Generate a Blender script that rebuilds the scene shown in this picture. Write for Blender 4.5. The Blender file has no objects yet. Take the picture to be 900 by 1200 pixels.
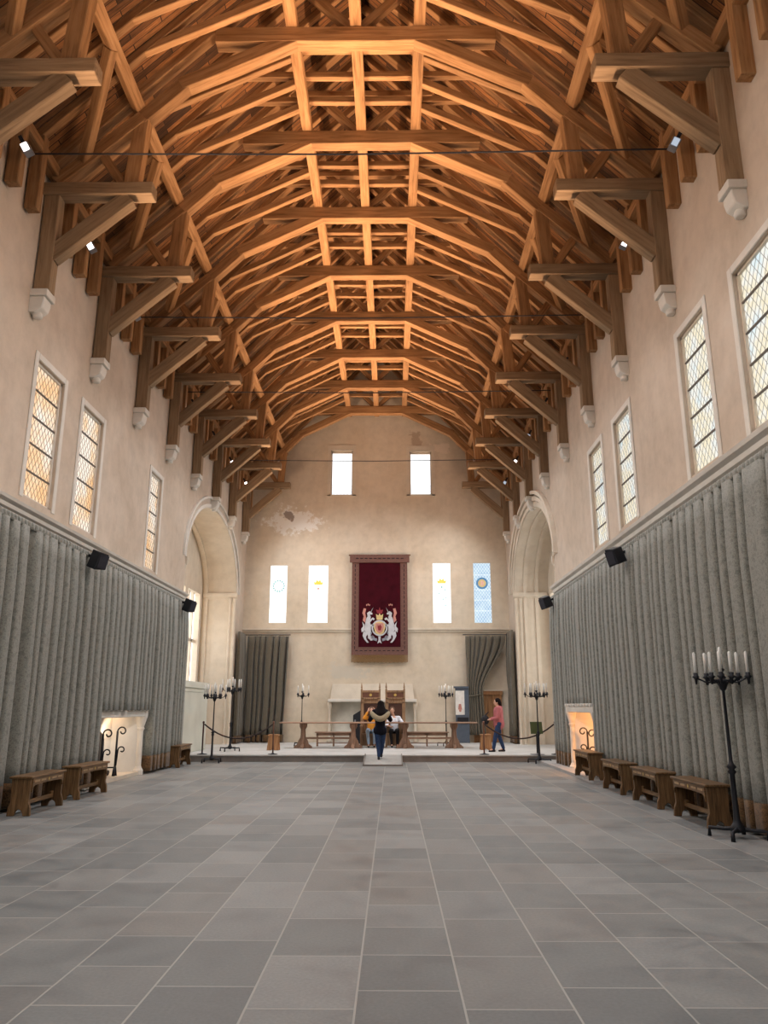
import bpy, bmesh, math, random
from mathutils import Vector, Matrix, noise
random.seed(7)
S = bpy.context.scene
COL = S.collection
PI = math.pi
# ------------------------------------------------------------------ constants (metres; camera 1.6 m above the floor at the origin)
CX = -0.67                      # centre line of the hall
WL, WR = -6.25, 4.87            # inner faces of the side walls
YE = 32.3                       # end wall
YB = -6.0                       # wall behind the viewer
DZ = 0.20                       # dais height
DY = 24.0                       # dais front
def TY(k): return 12.05 + 2.73 * k

# ------------------------------------------------------------------ materials
MATS = {}
def newmat(name, rough=.8, spec=.3, metal=0.):
    m = bpy.data.materials.new(name); m.use_nodes = True
    nt = m.node_tree; b = nt.nodes['Principled BSDF']
    b.inputs['Roughness'].default_value = rough
    b.inputs['Specular IOR Level'].default_value = spec
    b.inputs['Metallic'].default_value = metal
    MATS[name] = m
    return m, nt, b
def N(nt, t, **kw):
    n = nt.nodes.new(t)
    for k, v in kw.items(): setattr(n, k, v)
    return n
def ramp(nt, src, stops):
    r = N(nt, 'ShaderNodeValToRGB'); e = r.color_ramp.elements
    while len(e) < len(stops): e.new(0.5)
    for i, (p, c) in enumerate(stops):
        e[i].position = p; e[i].color = (*c, 1) if len(c) == 3 else c
    nt.links.new(src, r.inputs[0]); return r
def coords(nt, scale=(1, 1, 1), kind='Object', rot=(0, 0, 0), loc=(0, 0, 0)):
    t = N(nt, 'ShaderNodeTexCoord'); m = N(nt, 'ShaderNodeMapping')
    m.inputs['Scale'].default_value = scale; m.inputs['Rotation'].default_value = rot; m.inputs['Location'].default_value = loc
    nt.links.new(t.outputs[kind], m.inputs[0]); return m.outputs[0]
def noisetex(nt, vec, sc, det=4, rough=.55, dist=0):
    n = N(nt, 'ShaderNodeTexNoise'); n.inputs['Scale'].default_value = sc
    n.inputs['Detail'].default_value = det; n.inputs['Roughness'].default_value = rough; n.inputs['Distortion'].default_value = dist
    if vec is not None: nt.links.new(vec, n.inputs['Vector'])
    return n
def mix(nt, a, b, f, mode='MIX'):
    m = N(nt, 'ShaderNodeMix', data_type='RGBA', blend_type=mode)
    def put(sock, v):
        if hasattr(v, 'links'): nt.links.new(v, sock)
        else: sock.default_value = (*v, 1) if isinstance(v, tuple) else v
    put(m.inputs[0], f); put(m.inputs[6], a); put(m.inputs[7], b)
    return m.outputs[2]
def bump(nt, b, h, s=.3, d=.02):
    n = N(nt, 'ShaderNodeBump'); n.inputs['Strength'].default_value = s; n.inputs['Distance'].default_value = d
    nt.links.new(h, n.inputs['Height']); nt.links.new(n.outputs[0], b.inputs['Normal'])

def wood(name, dark, mid, light, rough=.7, sc=1., var=.35, ax='x'):
    m, nt, b = newmat(name, rough)
    oi = N(nt, 'ShaderNodeObjectInfo')
    v = coords(nt, tuple((1.2 if a == ax else 16) * sc for a in 'xyz'))
    add = N(nt, 'ShaderNodeVectorMath', operation='ADD'); nt.links.new(v, add.inputs[0])
    rs = N(nt, 'ShaderNodeMath', operation='MULTIPLY'); nt.links.new(oi.outputs['Random'], rs.inputs[0]); rs.inputs[1].default_value = 57
    nt.links.new(rs.outputs[0], add.inputs[1])
    n = noisetex(nt, add.outputs[0], 1.0, 5, .6, .4)
    r = ramp(nt, n.outputs[0], [(.28, dark), (.5, mid), (.75, light)])
    big = noisetex(nt, coords(nt, (.6, .6, .6)), 1.3, 3)
    hs = N(nt, 'ShaderNodeHueSaturation'); nt.links.new(r.outputs[0], hs.inputs['Color'])
    ma = N(nt, 'ShaderNodeMath', operation='MULTIPLY_ADD'); nt.links.new(oi.outputs['Random'], ma.inputs[0]); ma.inputs[1].default_value = var; ma.inputs[2].default_value = 1 - var * .55
    ma2 = N(nt, 'ShaderNodeMath', operation='MULTIPLY_ADD'); nt.links.new(big.outputs[0], ma2.inputs[0]); ma2.inputs[1].default_value = .5; nt.links.new(ma.outputs[0], ma2.inputs[2])
    ms = N(nt, 'ShaderNodeMath', operation='SUBTRACT'); nt.links.new(ma2.outputs[0], ms.inputs[0]); ms.inputs[1].default_value = .25
    nt.links.new(ms.outputs[0], hs.inputs['Value']); nt.links.new(hs.outputs[0], b.inputs['Base Color'])
    bump(nt, b, n.outputs[0], .25, .01)
    return m
OAK = wood('roof_oak', (.17, .080, .030), (.325, .17, .072), (.42, .24, .115))
OAKDAY = wood('weathered_oak', (.16, .10, .055), (.25, .165, .095), (.31, .215, .13))  # same oak as the roof; the grey cast of daylight painted into its colour
_B = ((.05, .026, .011), (.145, .078, .032), (.25, .145, .065)); _T = ((.14, .08, .052), (.31, .19, .13), (.41, .27, .19))
BENCHW = wood('bench_oak', *_B, .42, 2.5, ax='y'); BENCHV = wood('bench_oak_upright', *_B, .5, 2.5, ax='z')
TABLEW = wood('table_oak', *_T, .55, 2); TABLEV = wood('table_oak_upright', *_T, .6, 2, ax='z')
DOORW = wood('door_pine', (.22, .10, .04), (.36, .18, .08), (.46, .25, .12), .6, 1.5, .1, ax='z')

def boards():
    m, nt, b = newmat('roof_boarding', .8)
    v = coords(nt, (1, 1, 1), 'Object')
    sep = N(nt, 'ShaderNodeSeparateXYZ'); nt.links.new(v, sep.inputs[0])
    cmb = N(nt, 'ShaderNodeCombineXYZ'); nt.links.new(sep.outputs['Y'], cmb.inputs[1]); nt.links.new(sep.outputs['Z'], cmb.inputs[0])
    br = N(nt, 'ShaderNodeTexBrick'); nt.links.new(cmb.outputs[0], br.inputs['Vector'])
    br.inputs['Scale'].default_value = 1; br.inputs['Brick Width'].default_value = 1.0; br.inputs['Row Height'].default_value = .115
    br.inputs['Mortar Size'].default_value = .008; br.inputs['Mortar Smooth'].default_value = .2; br.inputs['Bias'].default_value = 0
    br.inputs['Color1'].default_value = (.27, .118, .042, 1); br.inputs['Color2'].default_value = (.05, .022, .009, 1); br.inputs['Mortar'].default_value = (.03, .016, .01, 1)
    n = noisetex(nt, coords(nt, (3, 30, 3)), 1.2, 5)
    r = ramp(nt, n.outputs[0], [(.3, (.45, .45, .45)), (.7, (1.25, 1.2, 1.1))])
    nt.links.new(mix(nt, br.outputs[0], r.outputs[0], 1., 'MULTIPLY'), b.inputs['Base Color'])
    bump(nt, b, br.outputs['Fac'], .6, -.02)
    return m
BOARDS = boards()

def plaster(name, c1, c2, c3, stain=.25):
    m, nt, b = newmat(name, .9, .15)
    v = coords(nt)
    n1 = noisetex(nt, v, .45, 5, .6, .5); n2 = noisetex(nt, v, 3.0, 6, .65); n3 = noisetex(nt, coords(nt, (2.5, 2.5, .5)), 1.1, 5, .6, .3)
    r1 = ramp(nt, n1.outputs[0], [(.3, c1), (.5, c2), (.72, c3)])
    r2 = ramp(nt, n2.outputs[0], [(.3, (1 - stain * .6,) * 3), (.55, (1, 1, 1)), (.75, (1 + stain * .25,) * 3)])
    r3 = ramp(nt, n3.outputs[0], [(.3, (1 - stain * .25, 1 - stain * .28, 1 - stain * .3)), (.6, (1, 1, 1))])
    c = mix(nt, r1.outputs[0], r2.outputs[0], 1., 'MULTIPLY'); c = mix(nt, c, r3.outputs[0], 1., 'MULTIPLY')
    nt.links.new(c, b.inputs['Base Color']); bump(nt, b, n2.outputs[0], .25, .02)
    return m, nt, b, c
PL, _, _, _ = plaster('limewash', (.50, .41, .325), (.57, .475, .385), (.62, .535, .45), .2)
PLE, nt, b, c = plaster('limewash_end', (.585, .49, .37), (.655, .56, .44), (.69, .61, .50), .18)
# peeled patches of plaster, with shapes of their own, on the end wall
v = coords(nt)
for (px, pz, rx, rz, col, th) in ((-4.25, 9.35, 1.5, .8, (.80, .78, .74), .9), (-4.5, 9.6, .33, .28, (.20, .14, .11), .8), (1.05, 13.0, .35, .6, (.40, .30, .22), .7), (2.2, 12.7, .6, .3, (.74, .62, .5), .8), (-1.9, 3.0, 1.3, .45, (.55, .5, .42), .8)):
    sub = N(nt, 'ShaderNodeVectorMath', operation='SUBTRACT'); nt.links.new(v, sub.inputs[0]); sub.inputs[1].default_value = (px, YE, pz)
    mu = N(nt, 'ShaderNodeVectorMath', operation='MULTIPLY'); nt.links.new(sub.outputs[0], mu.inputs[0]); mu.inputs[1].default_value = (1 / rx, 0, 1 / rz)
    le = N(nt, 'ShaderNodeVectorMath', operation='LENGTH'); nt.links.new(mu.outputs[0], le.inputs[0])
    nn = noisetex(nt, v, 3.2, 5, .7)
    ad = N(nt, 'ShaderNodeMath', operation='MULTIPLY_ADD'); nt.links.new(nn.outputs[0], ad.inputs[0]); ad.inputs[1].default_value = 2.4; nt.links.new(le.outputs['Value'], ad.inputs[2])
    rr = ramp(nt, ad.outputs[0], [(0, (1, 1, 1)), (.5, (1, 1, 1))]); rr.color_ramp.elements[1].position = .99
    mr = N(nt, 'ShaderNodeMapRange'); nt.links.new(ad.outputs[0], mr.inputs[0]); mr.inputs[1].default_value = 1.75; mr.inputs[2].default_value = 1.95; mr.inputs[3].default_value = th; mr.inputs[4].default_value = 0
    c = mix(nt, c, col, mr.outputs[0])
nt.links.new(c, b.inputs['Base Color'])
STONE, _, _, _ = plaster('dressed_stone', (.62, .58, .52), (.68, .64, .58), (.74, .70, .64), .12)
STONEC, _, _, _ = plaster('cream_stone', (.60, .52, .42), (.66, .58, .475), (.72, .65, .55), .15)
GREYST, _, _, _ = plaster('kerb_stone', (.19, .17, .155), (.235, .21, .19), (.29, .27, .25), .3)
DAIST, _, _, _ = plaster('dais_stone', (.42, .41, .39), (.50, .49, .47), (.58, .57, .55), .15)

def flags():
    m, nt, b = newmat('flagstones', .62, .28)
    rot = coords(nt, (1, 1, 1), 'Object', (0, 0, PI / 2), (.13, .21, 0))
    br = N(nt, 'ShaderNodeTexBrick'); nt.links.new(rot, br.inputs['Vector'])
    br.offset = .37; br.offset_frequency = 2; br.squash = .72; br.squash_frequency = 3
    br.inputs['Scale'].default_value = 1; br.inputs['Brick Width'].default_value = .92; br.inputs['Row Height'].default_value = .60
    br.inputs['Mortar Size'].default_value = .0075; br.inputs['Mortar Smooth'].default_value = .25; br.inputs['Bias'].default_value = 0
    br.inputs['Color1'].default_value = (0, 0, 0, 1); br.inputs['Color2'].default_value = (1, 1, 1, 1); br.inputs['Mortar'].default_value = (.5, .5, .5, 1)
    rc = ramp(nt, br.outputs[0], [(0, (.175, .180, .178)), (.35, (.205, .209, .204)), (.55, (.228, .218, .205)), (.75, (.232, .234, .228)), (1, (.272, .272, .264))])
    w = noisetex(nt, coords(nt), 2.2, 6, .65, .6)
    r = ramp(nt, w.outputs[0], [(.28, (.76, .76, .78)), (.5, (1, 1, 1)), (.75, (1.16, 1.15, 1.12))])
    fine = noisetex(nt, coords(nt, (1, 1, 1)), 45, 3)
    rf = ramp(nt, fine.outputs[0], [(.3, (.9, .9, .9)), (.7, (1.08, 1.08, 1.08))])
    c = mix(nt, rc.outputs[0], r.outputs[0], 1., 'MULTIPLY'); c = mix(nt, c, rf.outputs[0], 1., 'MULTIPLY')
    c = mix(nt, c, (.37, .36, .335), br.outputs['Fac'])
    nt.links.new(c, b.inputs['Base Color']); bump(nt, b, br.outputs['Fac'], .35, -.006)
    rr = ramp(nt, w.outputs[0], [(.3, (.36,) * 3), (.7, (.58,) * 3)]); nt.links.new(rr.outputs[0], b.inputs['Roughness'])
    return m
FLAGS = flags()

def cloth(name, c1, c2, sc=26., rough=.95):
    m, nt, b = newmat(name, rough, .1)
    v = coords(nt)
    vo = N(nt, 'ShaderNodeTexVoronoi', feature='SMOOTH_F1'); vo.inputs['Scale'].default_value = sc * .55; nt.links.new(v, vo.inputs['Vector'])
    n = noisetex(nt, v, sc, 4, .6, 1.5)
    ad = N(nt, 'ShaderNodeMath', operation='MULTIPLY_ADD'); nt.links.new(vo.outputs['Distance'], ad.inputs[0]); ad.inputs[1].default_value = .45; nt.links.new(n.outputs[0], ad.inputs[2])
    r = ramp(nt, ad.outputs[0], [(.52, c1), (.68, c2), (.8, c1)])
    nt.links.new(r.outputs[0], b.inputs['Base Color'])
    b.inputs['Sheen Weight'].default_value = .25
    bump(nt, b, n.outputs[0], .2, .01)
    return m
CURT = cloth('damask_curtain', (.168, .17, .15), (.272, .272, .24))
CURTE = cloth('brown_curtain', (.11, .095, .07), (.145, .125, .095))
HEM = cloth('curtain_hem', (.07, .042, .022), (.16, .09, .04))

def plain(name, col, rough=.6, metal=0., spec=.4, var=.12, sc=6.):
    m, nt, b = newmat(name, rough, spec, metal)
    n = noisetex(nt, coords(nt), sc, 4)
    r = ramp(nt, n.outputs[0], [(.3, tuple(x * (1 - var) for x in col)), (.7, tuple(min(1, x * (1 + var)) for x in col))])
    nt.links.new(r.outputs[0], b.inputs['Base Color'])
    return m
IRON = plain('black_iron', (.014, .015, .02), .5, .3)
SPK = plain('speaker_black', (.008, .009, .014), .4)
WAX = plain('white_wax', (.80, .78, .74), .4)
LEAD = plain('lead_came', (.30, .20, .13), .6)
LEADP = plain('pale_lead', (.42, .40, .38), .6)
GOLD = plain('gold_paint', (.62, .42, .12), .4, .3)
GREENB = plain('green_board', (.055, .07, .018), .5)
BARM = plain('saddle_bar_grey', (.12, .10, .085), .6)
ROPE = plain('dark_rope', (.035, .02, .018), .8)
POSTM = plain('dark_post', (.06, .022, .018), .5)
RUST = plain('brown_post', (.16, .07, .04), .5)
MAROON = plain('maroon_velvet', (.040, .003, .007), .95, 0, .1, .25, 3)
BORDER = plain('banner_border', (.16, .085, .07), .9, 0, .1, .15, 20)
FRINGE = plain('banner_fringe', (.22, .125, .055), .9, 0, .1, .3, 40)
BLACKC = plain('black_cord', (.02, .008, .012), .9)
SILVER = plain('silver_thread', (.50, .50, .53), .7)
GREYTH = plain('grey_thread', (.25, .26, .30), .8)
PINKTH = plain('pink_thread', (.50, .22, .18), .8)
REDTH = plain('red_thread', (.22, .02, .03), .8)
GOLDTH = plain('gold_thread', (.62, .48, .22), .7)
SKIN = plain('skin', (.62, .36, .26), .5)
HAIR = plain('dark_hair', (.010, .007, .007), .85, 0, .1)
HAIRB = plain('brown_hair', (.10, .05, .025), .5)
NAVY = plain('navy_jacket', (.008, .009, .016), .9, 0, .1)
FUR = plain('beige_fur', (.36, .30, .20), .95, 0, .1, .35, 60)
JEANS = plain('dark_jeans', (.022, .045, .11), .8, 0, .2, .25, 30)
JEANL = plain('light_jeans', (.33, .45, .60), .8)
ORANGE = plain('orange_top', (.74, .30, .03), .8)
WHITES = plain('white_shirt', (.74, .76, .84), .8)
PINKC = plain('pink_coat', (.42, .13, .14), .85)
BLACKT = plain('black_cloth', (.012, .012, .016), .8)
SHOEW = plain('white_shoe', (.7, .7, .7), .6)
PANEL = plain('slate_panel', (.085, .105, .14), .5)
PAPER = plain('white_paper', (.75, .72, .68), .7)
FIREDARK = plain('soot', (.055, .05, .048), .9, 0, .1, .4, 4)
SCREENP = plain('pale_paint', (.60, .60, .52), .8, 0, .2, .08, 1.2)
METALD = plain('grey_metal', (.25, .25, .27), .4, .6)

def emit(name, cols, strength, sc=3., pos=None):
    m = bpy.data.materials.new(name); m.use_nodes = True; nt = m.node_tree; nt.nodes.clear()
    o = N(nt, 'ShaderNodeOutputMaterial'); e = N(nt, 'ShaderNodeEmission'); nt.links.new(e.outputs[0], o.inputs[0])
    n = noisetex(nt, coords(nt), sc, 3, .6)
    st = [(pos[i] if pos else .3 + .4 * i / max(1, len(cols) - 1), c) for i, c in enumerate(cols)]
    r = ramp(nt, n.outputs[0], st if len(st) > 1 else st * 2)
    nt.links.new(r.outputs[0], e.inputs[0]); e.inputs[1].default_value = strength
    return m
GL_L = emit('amber_daylight_glass', [(1.0, .56, .26), (1.0, .70, .44), (1., .90, .78)], 1.12, 1.0, (.35, .47, .6))
GL_R = emit('pale_daylight_glass', [(.80, .92, .95), (1., .98, .90), (1., .90, .66), (1, 1, .97)], .98, 2.2, (.3, .45, .58, .7))
GL_E = emit('bright_daylight_glass', [(1, 1, 1), (.96, .98, 1)], 1.7, .8)
GL_B = emit('blue_daylight_glass', [(.40, .60, .82), (.62, .80, .92)], 1.0, 3)
GL_U = emit('sky_daylight_glass', [(.92, .95, 1.), (1, 1, 1)], 1.6, 1)
GL_BAY = emit('bay_daylight_glass', [(1, .97, .9), (1, 1, 1)], 3.0, 1)
LAMP = emit('spotlight_lens', [(1, .8, .75), (1, .9, .85)], 5.0, 1)
LENSC = emit('cool_spot_lens', [(.6, .68, .8), (.7, .78, .9)], .7, 1)

# ------------------------------------------------------------------ mesh builder
class MB:
    def __init__(self): self.v = []; self.f = []
    def add(self, vs, fs):
        o = len(self.v); self.v += [tuple(p) for p in vs]; self.f += [tuple(i + o for i in f) for f in fs]; return self
    def box(self, x0, x1, y0, y1, z0, z1):
        return self.add([(x, y, z) for x in (x0, x1) for y in (y0, y1) for z in (z0, z1)],
                        [(0, 1, 3, 2), (4, 6, 7, 5), (0, 4, 5, 1), (2, 3, 7, 6), (0, 2, 6, 4), (1, 5, 7, 3)])
    def hexa(self, a, b):      # two quads
        return self.add(list(a) + list(b), [(3, 2, 1, 0), (4, 5, 6, 7), (0, 1, 5, 4), (1, 2, 6, 5), (2, 3, 7, 6), (3, 0, 4, 7)])
    def beam(self, p0, p1, w, d, n=(0, 1, 0)):
        p0, p1 = Vector(p0), Vector(p1); a = (p1 - p0).normalized(); n = Vector(n); n = (n - a * n.dot(a)).normalized(); c = a.cross(n)
        q = [n * (w / 2) * s + c * (d / 2) * t for s, t in ((-1, -1), (1, -1), (1, 1), (-1, 1))]
        return self.hexa([p0 + k for k in q], [p1 + k for k in q])
    def prism(self, poly, axis, a, b):     # poly of 2-tuples in the other two axes (cyclic order kept: x->(y,z), y->(x,z), z->(x,y))
        def P(p, t): return (t, p[0], p[1]) if axis == 'x' else (p[0], t, p[1]) if axis == 'y' else (p[0], p[1], t)
        n = len(poly); vs = [P(p, a) for p in poly] + [P(p, b) for p in poly]
        return self.add(vs, [tuple(range(n))[::-1], tuple(range(n, 2 * n))] + [(i, (i + 1) % n, n + (i + 1) % n, n + i) for i in range(n)])
    def lathe(self, prof, c=(0, 0, 0), seg=16):
        n = len(prof); vs = []; fs = []
        for i in range(seg):
            a = 2 * PI * i / seg
            for r, z in prof: vs.append((c[0] + r * math.cos(a), c[1] + r * math.sin(a), c[2] + z))
        for i in range(seg):
            j = (i + 1) % seg
            for k in range(n - 1): fs.append((i * n + k, j * n + k, j * n + k + 1, i * n + k + 1))
        fs.append(tuple(i * n for i in range(seg))[::-1]); fs.append(tuple(i * n + n - 1 for i in range(seg)))
        return self.add(vs, fs)
    def tube(self, pts, r, seg=8):
        pts = [Vector(p) for p in pts]; vs = []; fs = []; up = Vector((0, 0, 1)); nn = None
        for i, p in enumerate(pts):
            t = (pts[min(i + 1, len(pts) - 1)] - pts[max(i - 1, 0)]).normalized()
            if nn is None: nn = t.cross(up) if abs(t.dot(up)) < .95 else t.cross(Vector((1, 0, 0)))
            nn = (nn - t * nn.dot(t)).normalized(); bb = t.cross(nn)
            rr = r[i] if isinstance(r, (list, tuple)) else r
            for k in range(seg):
                a = 2 * PI * k / seg; vs.append(p + (nn * math.cos(a) + bb * math.sin(a)) * rr)
        for i in range(len(pts) - 1):
            for k in range(seg):
                l = (k + 1) % seg; fs.append((i * seg + k, i * seg + l, (i + 1) * seg + l, (i + 1) * seg + k))
        fs.append(tuple(range(seg))[::-1]); fs.append(tuple(range((len(pts) - 1) * seg, len(pts) * seg)))
        return self.add(vs, fs)
    def ell(self, c, r, rot=None, su=16, sv=10):
        vs = []; fs = []; M = rot.to_matrix() if rot else Matrix.Identity(3); c = Vector(c)
        for j in range(1, sv):
            t = PI * j / sv
            for i in range(su):
                a = 2 * PI * i / su
                vs.append(c + M @ Vector((r[0] * math.sin(t) * math.cos(a), r[1] * math.sin(t) * math.sin(a), r[2] * math.cos(t))))
        top = len(vs); vs.append(c + M @ Vector((0, 0, r[2]))); bot = len(vs); vs.append(c - M @ Vector((0, 0, r[2])))
        for j in range(sv - 2):
            for i in range(su):
                k = (i + 1) % su; fs.append((j * su + i, (j + 1) * su + i, (j + 1) * su + k, j * su + k))
        for i in range(su):
            k = (i + 1) % su; fs.append((top, i, k)); fs.append((bot, (sv - 2) * su + k, (sv - 2) * su + i))
        return self.add(vs, fs)
    def cap(self, a, b, ra, rb, seg=12):   # tapered capsule
        a, b = Vector(a), Vector(b); t = (b - a); L = t.length; t.normalize()
        pts = [a - t * ra * .85, a - t * ra * .5, a, b, b + t * rb * .5, b + t * rb * .85]; rs = [ra * .45, ra * .85, ra, rb, rb * .85, rb * .45]
        return self.tube(pts, rs, seg)
    def build(self, name, mat, parent=None, smooth=False, loc=None, bevel=0, solid=0):
        me = bpy.data.meshes.new(name); me.from_pydata(self.v, [], self.f); me.update()
        bm = bmesh.new(); bm.from_mesh(me); bmesh.ops.recalc_face_normals(bm, faces=bm.faces); bm.to_mesh(me); bm.free()
        if mat: me.materials.append(mat)
        if smooth:
            for p in me.polygons: p.use_smooth = True
        o = bpy.data.objects.new(name, me); COL.objects.link(o)
        if parent: o.parent = parent
        if loc: o.location = loc
        if bevel:
            md = o.modifiers.new('bevel', 'BEVEL'); md.width = bevel; md.segments = 1; md.limit_method = 'ANGLE'
        if solid:
            md = o.modifiers.new('solid', 'SOLIDIFY'); md.thickness = solid; md.offset = 0
        return o
def tag(o, label, cat, group=None, kind=None):
    if label: o['label'] = label
    if cat: o['category'] = cat
    if group: o['group'] = group
    if kind: o['kind'] = kind
    return o
def struct(o): o['kind'] = 'structure'; return o
def empty(name, loc=(0, 0, 0), rz=0):
    e = bpy.data.objects.new(name, None); COL.objects.link(e); e.location = loc; e.rotation_euler = (0, 0, rz); e.empty_display_size = .2; return e
def copy_tree(o, parent=None):
    kids = list(o.children); c = o.copy(); COL.objects.link(c); c.parent = parent
    for ch in kids: copy_tree(ch, c)
    return c
def timber(name, p0, p1, w, d, mat, parent, n=(0, 1, 0), bev=.012):
    """a squared timber whose grain runs along its own length"""
    p0, p1 = Vector(p0), Vector(p1); a = (p1 - p0); L = a.length; a.normalize(); n = Vector(n); n = (n - a * n.dot(a)).normalized(); c = a.cross(n)
    mb = MB(); k = max(2, int(L / .6)); vs = []; fs = []
    for i in range(k + 1):
        x = -L / 2 + L * i / k; j = random.uniform(-.006, .006) if 0 < i < k else 0
        for s, t in ((-1, -1), (1, -1), (1, 1), (-1, 1)): vs.append((x, s * w / 2, t * d / 2 + j))
    for i in range(k):
        for q in range(4): fs.append((i * 4 + q, i * 4 + (q + 1) % 4, i * 4 + 4 + (q + 1) % 4, i * 4 + 4 + q))
    fs.append((3, 2, 1, 0)); fs.append(tuple(k * 4 + q for q in range(4))); mb.add(vs, fs)
    o = mb.build(name, mat, parent, bevel=bev)
    M = Matrix((a, n, c)).transposed().to_4x4(); M.translation = (p0 + p1) / 2
    o.matrix_basis = M
    return o

# ------------------------------------------------------------------ room shell
def wall_with_holes(x0, x1, ya, yb, z0, z1, holes):
    """blocks of wall between y = ya..yb around rectangular holes (y0,y1,z0,z1)"""
    mb = MB(); ys = sorted({ya, yb, *[h[0] for h in holes], *[h[1] for h in holes]})
    for a, b in zip(ys, ys[1:]):
        hs = sorted([h for h in holes if h[0] <= a and h[1] >= b], key=lambda h: h[2]); z = z0
        for h in hs: mb.box(x0, x1, a, b, z, h[2]); z = h[3]
        mb.box(x0, x1, a, b, z, z1)
    return mb
WT = .9; ZT = 11.35
AY0, AY1, AZ, AR = 22.82, 30.62, 6.0, 2.35     # bay arch: ends, springing, rise
def arc(n=28, grow=0.):
    cy = (AY0 + AY1) / 2; a = (AY1 - AY0) / 2 + grow
    return [(cy - a * math.cos(PI * i / n), AZ + (AR + grow) * math.sin(PI * i / n)) for i in range(n + 1)]
LW = [(12.46, 13.58, 5.08, 7.56), (14.52, 15.62, 5.06, 7.54), (19.05, 19.98, 5.03, 7.55)]
RW = [(8.70, 9.87, 5.20, 7.58), (10.93, 12.02, 5.22, 7.68), (14.83, 15.96, 5.27, 7.62), (17.00, 18.12, 5.26, 7.62)]
BACKWIN = [(2.2, 3.5), (5.2, 6.5)]
for side, X, sg, wins in (('left', WL, -1, LW), ('right', WR, 1, RW)):
    x0, x1 = sorted((X, X + sg * WT))
    holes = [(a, b, c, d) for a, b, c, d in wins] + [(a, b, 5.1, 7.5) for a, b in BACKWIN]
    fz = (0, 2.0)
    holes.append(((15.9, 19.75) if side == 'left' else (18.2, 21.15)) + (0, 1.75))
    mb = wall_with_holes(x0, x1, YB, AY0, 0, ZT, holes)
    pts = arc()
    for (ya, za), (yb, zb) in zip(pts, pts[1:]):
        mb.hexa([(x0, ya, za), (x0, yb, zb), (x0, yb, ZT), (x0, ya, ZT)], [(x1, ya, za), (x1, yb, zb), (x1, yb, ZT), (x1, ya, ZT)])
    mb.box(x0, x1, AY1, YE + .9, 0, ZT)
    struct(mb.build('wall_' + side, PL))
    # bay beyond the arch: side walls, outer wall with windows, vault
    xb = X + sg * 1.35
    xo = X + sg * WT
    mb = MB(); a, b_ = sorted((xo, xb + sg * .4))
    mb.box(a, b_, AY0 - .4, AY0, 0, AZ); mb.box(a, b_, AY1, AY1 + .4, 0, AZ)
    for (ya, za), (yb, zb) in zip(pts, pts[1:]):
        mb.hexa([(a, ya, za), (a, yb, zb), (a, yb, zb + .4), (a, ya, za + .4)], [(b_, ya, za), (b_, yb, zb), (b_, yb, zb + .4), (b_, ya, za + .4)])
    li = sorted((X + sg * .012, X + sg * (WT + .01)))
    mb.box(*li, AY0 - .01, AY0 + .03, DZ, AZ); mb.box(*li, AY1 - .03, AY1 + .01, DZ, AZ)
    qi = arc(28, -.03)
    for A_, B_, C_, D_ in zip(qi, qi[1:], pts[1:], pts):
        mb.hexa([(li[0], *A_), (li[0], *B_), (li[0], *C_), (li[0], *D_)], [(li[1], *A_), (li[1], *B_), (li[1], *C_), (li[1], *D_)])
    struct(mb.build('wall_bay_' + side, STONEC))
    bw = [(AY0 + .35, AY0 + 2.2), (AY0 + 2.6, AY0 + 5.2), (AY1 - 2.2, AY1 - .35)]
    xa, xc = sorted((xb, xb + sg * .4))
    mb = wall_with_holes(xa, xc, AY0, AY1, 0, AZ, [(p, q, 2.2, 5.9) for p, q in bw])
    for (ya, za), (yb, zb) in zip(pts, pts[1:]): mb.hexa([(xa, ya, AZ), (xa, yb, AZ), (xa, yb, zb), (xa, ya, za)], [(xc, ya, AZ), (xc, yb, AZ), (xc, yb, zb), (xc, ya, za)])
    struct(mb.build('wall_bay_outer_' + side, STONEC))
    for p, q in bw:
        w = struct(MB().box(*sorted((xb + sg * .22, xb + sg * .26)), p - .02, q + .02, 2.18, 5.92).build('window_bay', GL_BAY))
        f = MB()
        m_ = int((q - p) / .9) + 1
        for i in range(1, m_): yy = p + (q - p) * i / m_; f.box(*sorted((xb + sg * .1, xb + sg * .3)), yy - .06, yy + .06, 2.2, 5.9)
        f.box(*sorted((xb + sg * .1, xb + sg * .3)), p, q, 4.0, 4.12)
        f.build('mullion', STONEC, w)
    # arch mouldings (stepped orders) and jamb shafts
    for gi, (g, out, th) in enumerate(((.0, .0, .16), (.20, .05, .14), (.42, .10, .12)) if side == 'right' else ((.0, .0, .12), (.30, .04, .08))):
        mo = MB(); q = arc(28, g); q2 = arc(28, g + th)
        xs = sorted((X - sg * (.03 + out), X + sg * .02))
        for (A, B, C_, D) in zip(q, q[1:], q2[1:], q2):
            mo.hexa([(xs[0], *A), (xs[0], *B), (xs[0], *C_), (xs[0], *D)], [(xs[1], *A), (xs[1], *B), (xs[1], *C_), (xs[1], *D)])
        struct(mo.build('trim_arch_' + side, STONEC if side == 'right' else STONE))
    # inner ribs on the soffit
    for gi, dx in enumerate((.35, .8) if side == 'right' else (1.12,)):
        mo = MB(); q = arc(28, -.10 if gi < 2 else -.05); q2 = arc(28, .0)
        xs = sorted((X + sg * (dx), X + sg * (dx + .14)))
        for (A, B, C_, D) in zip(q, q[1:], q2[1:], q2):
            mo.hexa([(xs[0], *A), (xs[0], *B), (xs[0], *C_), (xs[0], *D)], [(xs[1], *A), (xs[1], *B), (xs[1], *C_), (xs[1], *D)])
        for yy in (AY0, AY1): s_ = 1 if yy == AY0 else -1; mo.box(xs[0], xs[1], *sorted((yy, yy + s_ * .08)), 0, AZ - .2)
        struct(mo.build('trim_vault_rib', STONEC))
    mo = MB()
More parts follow.
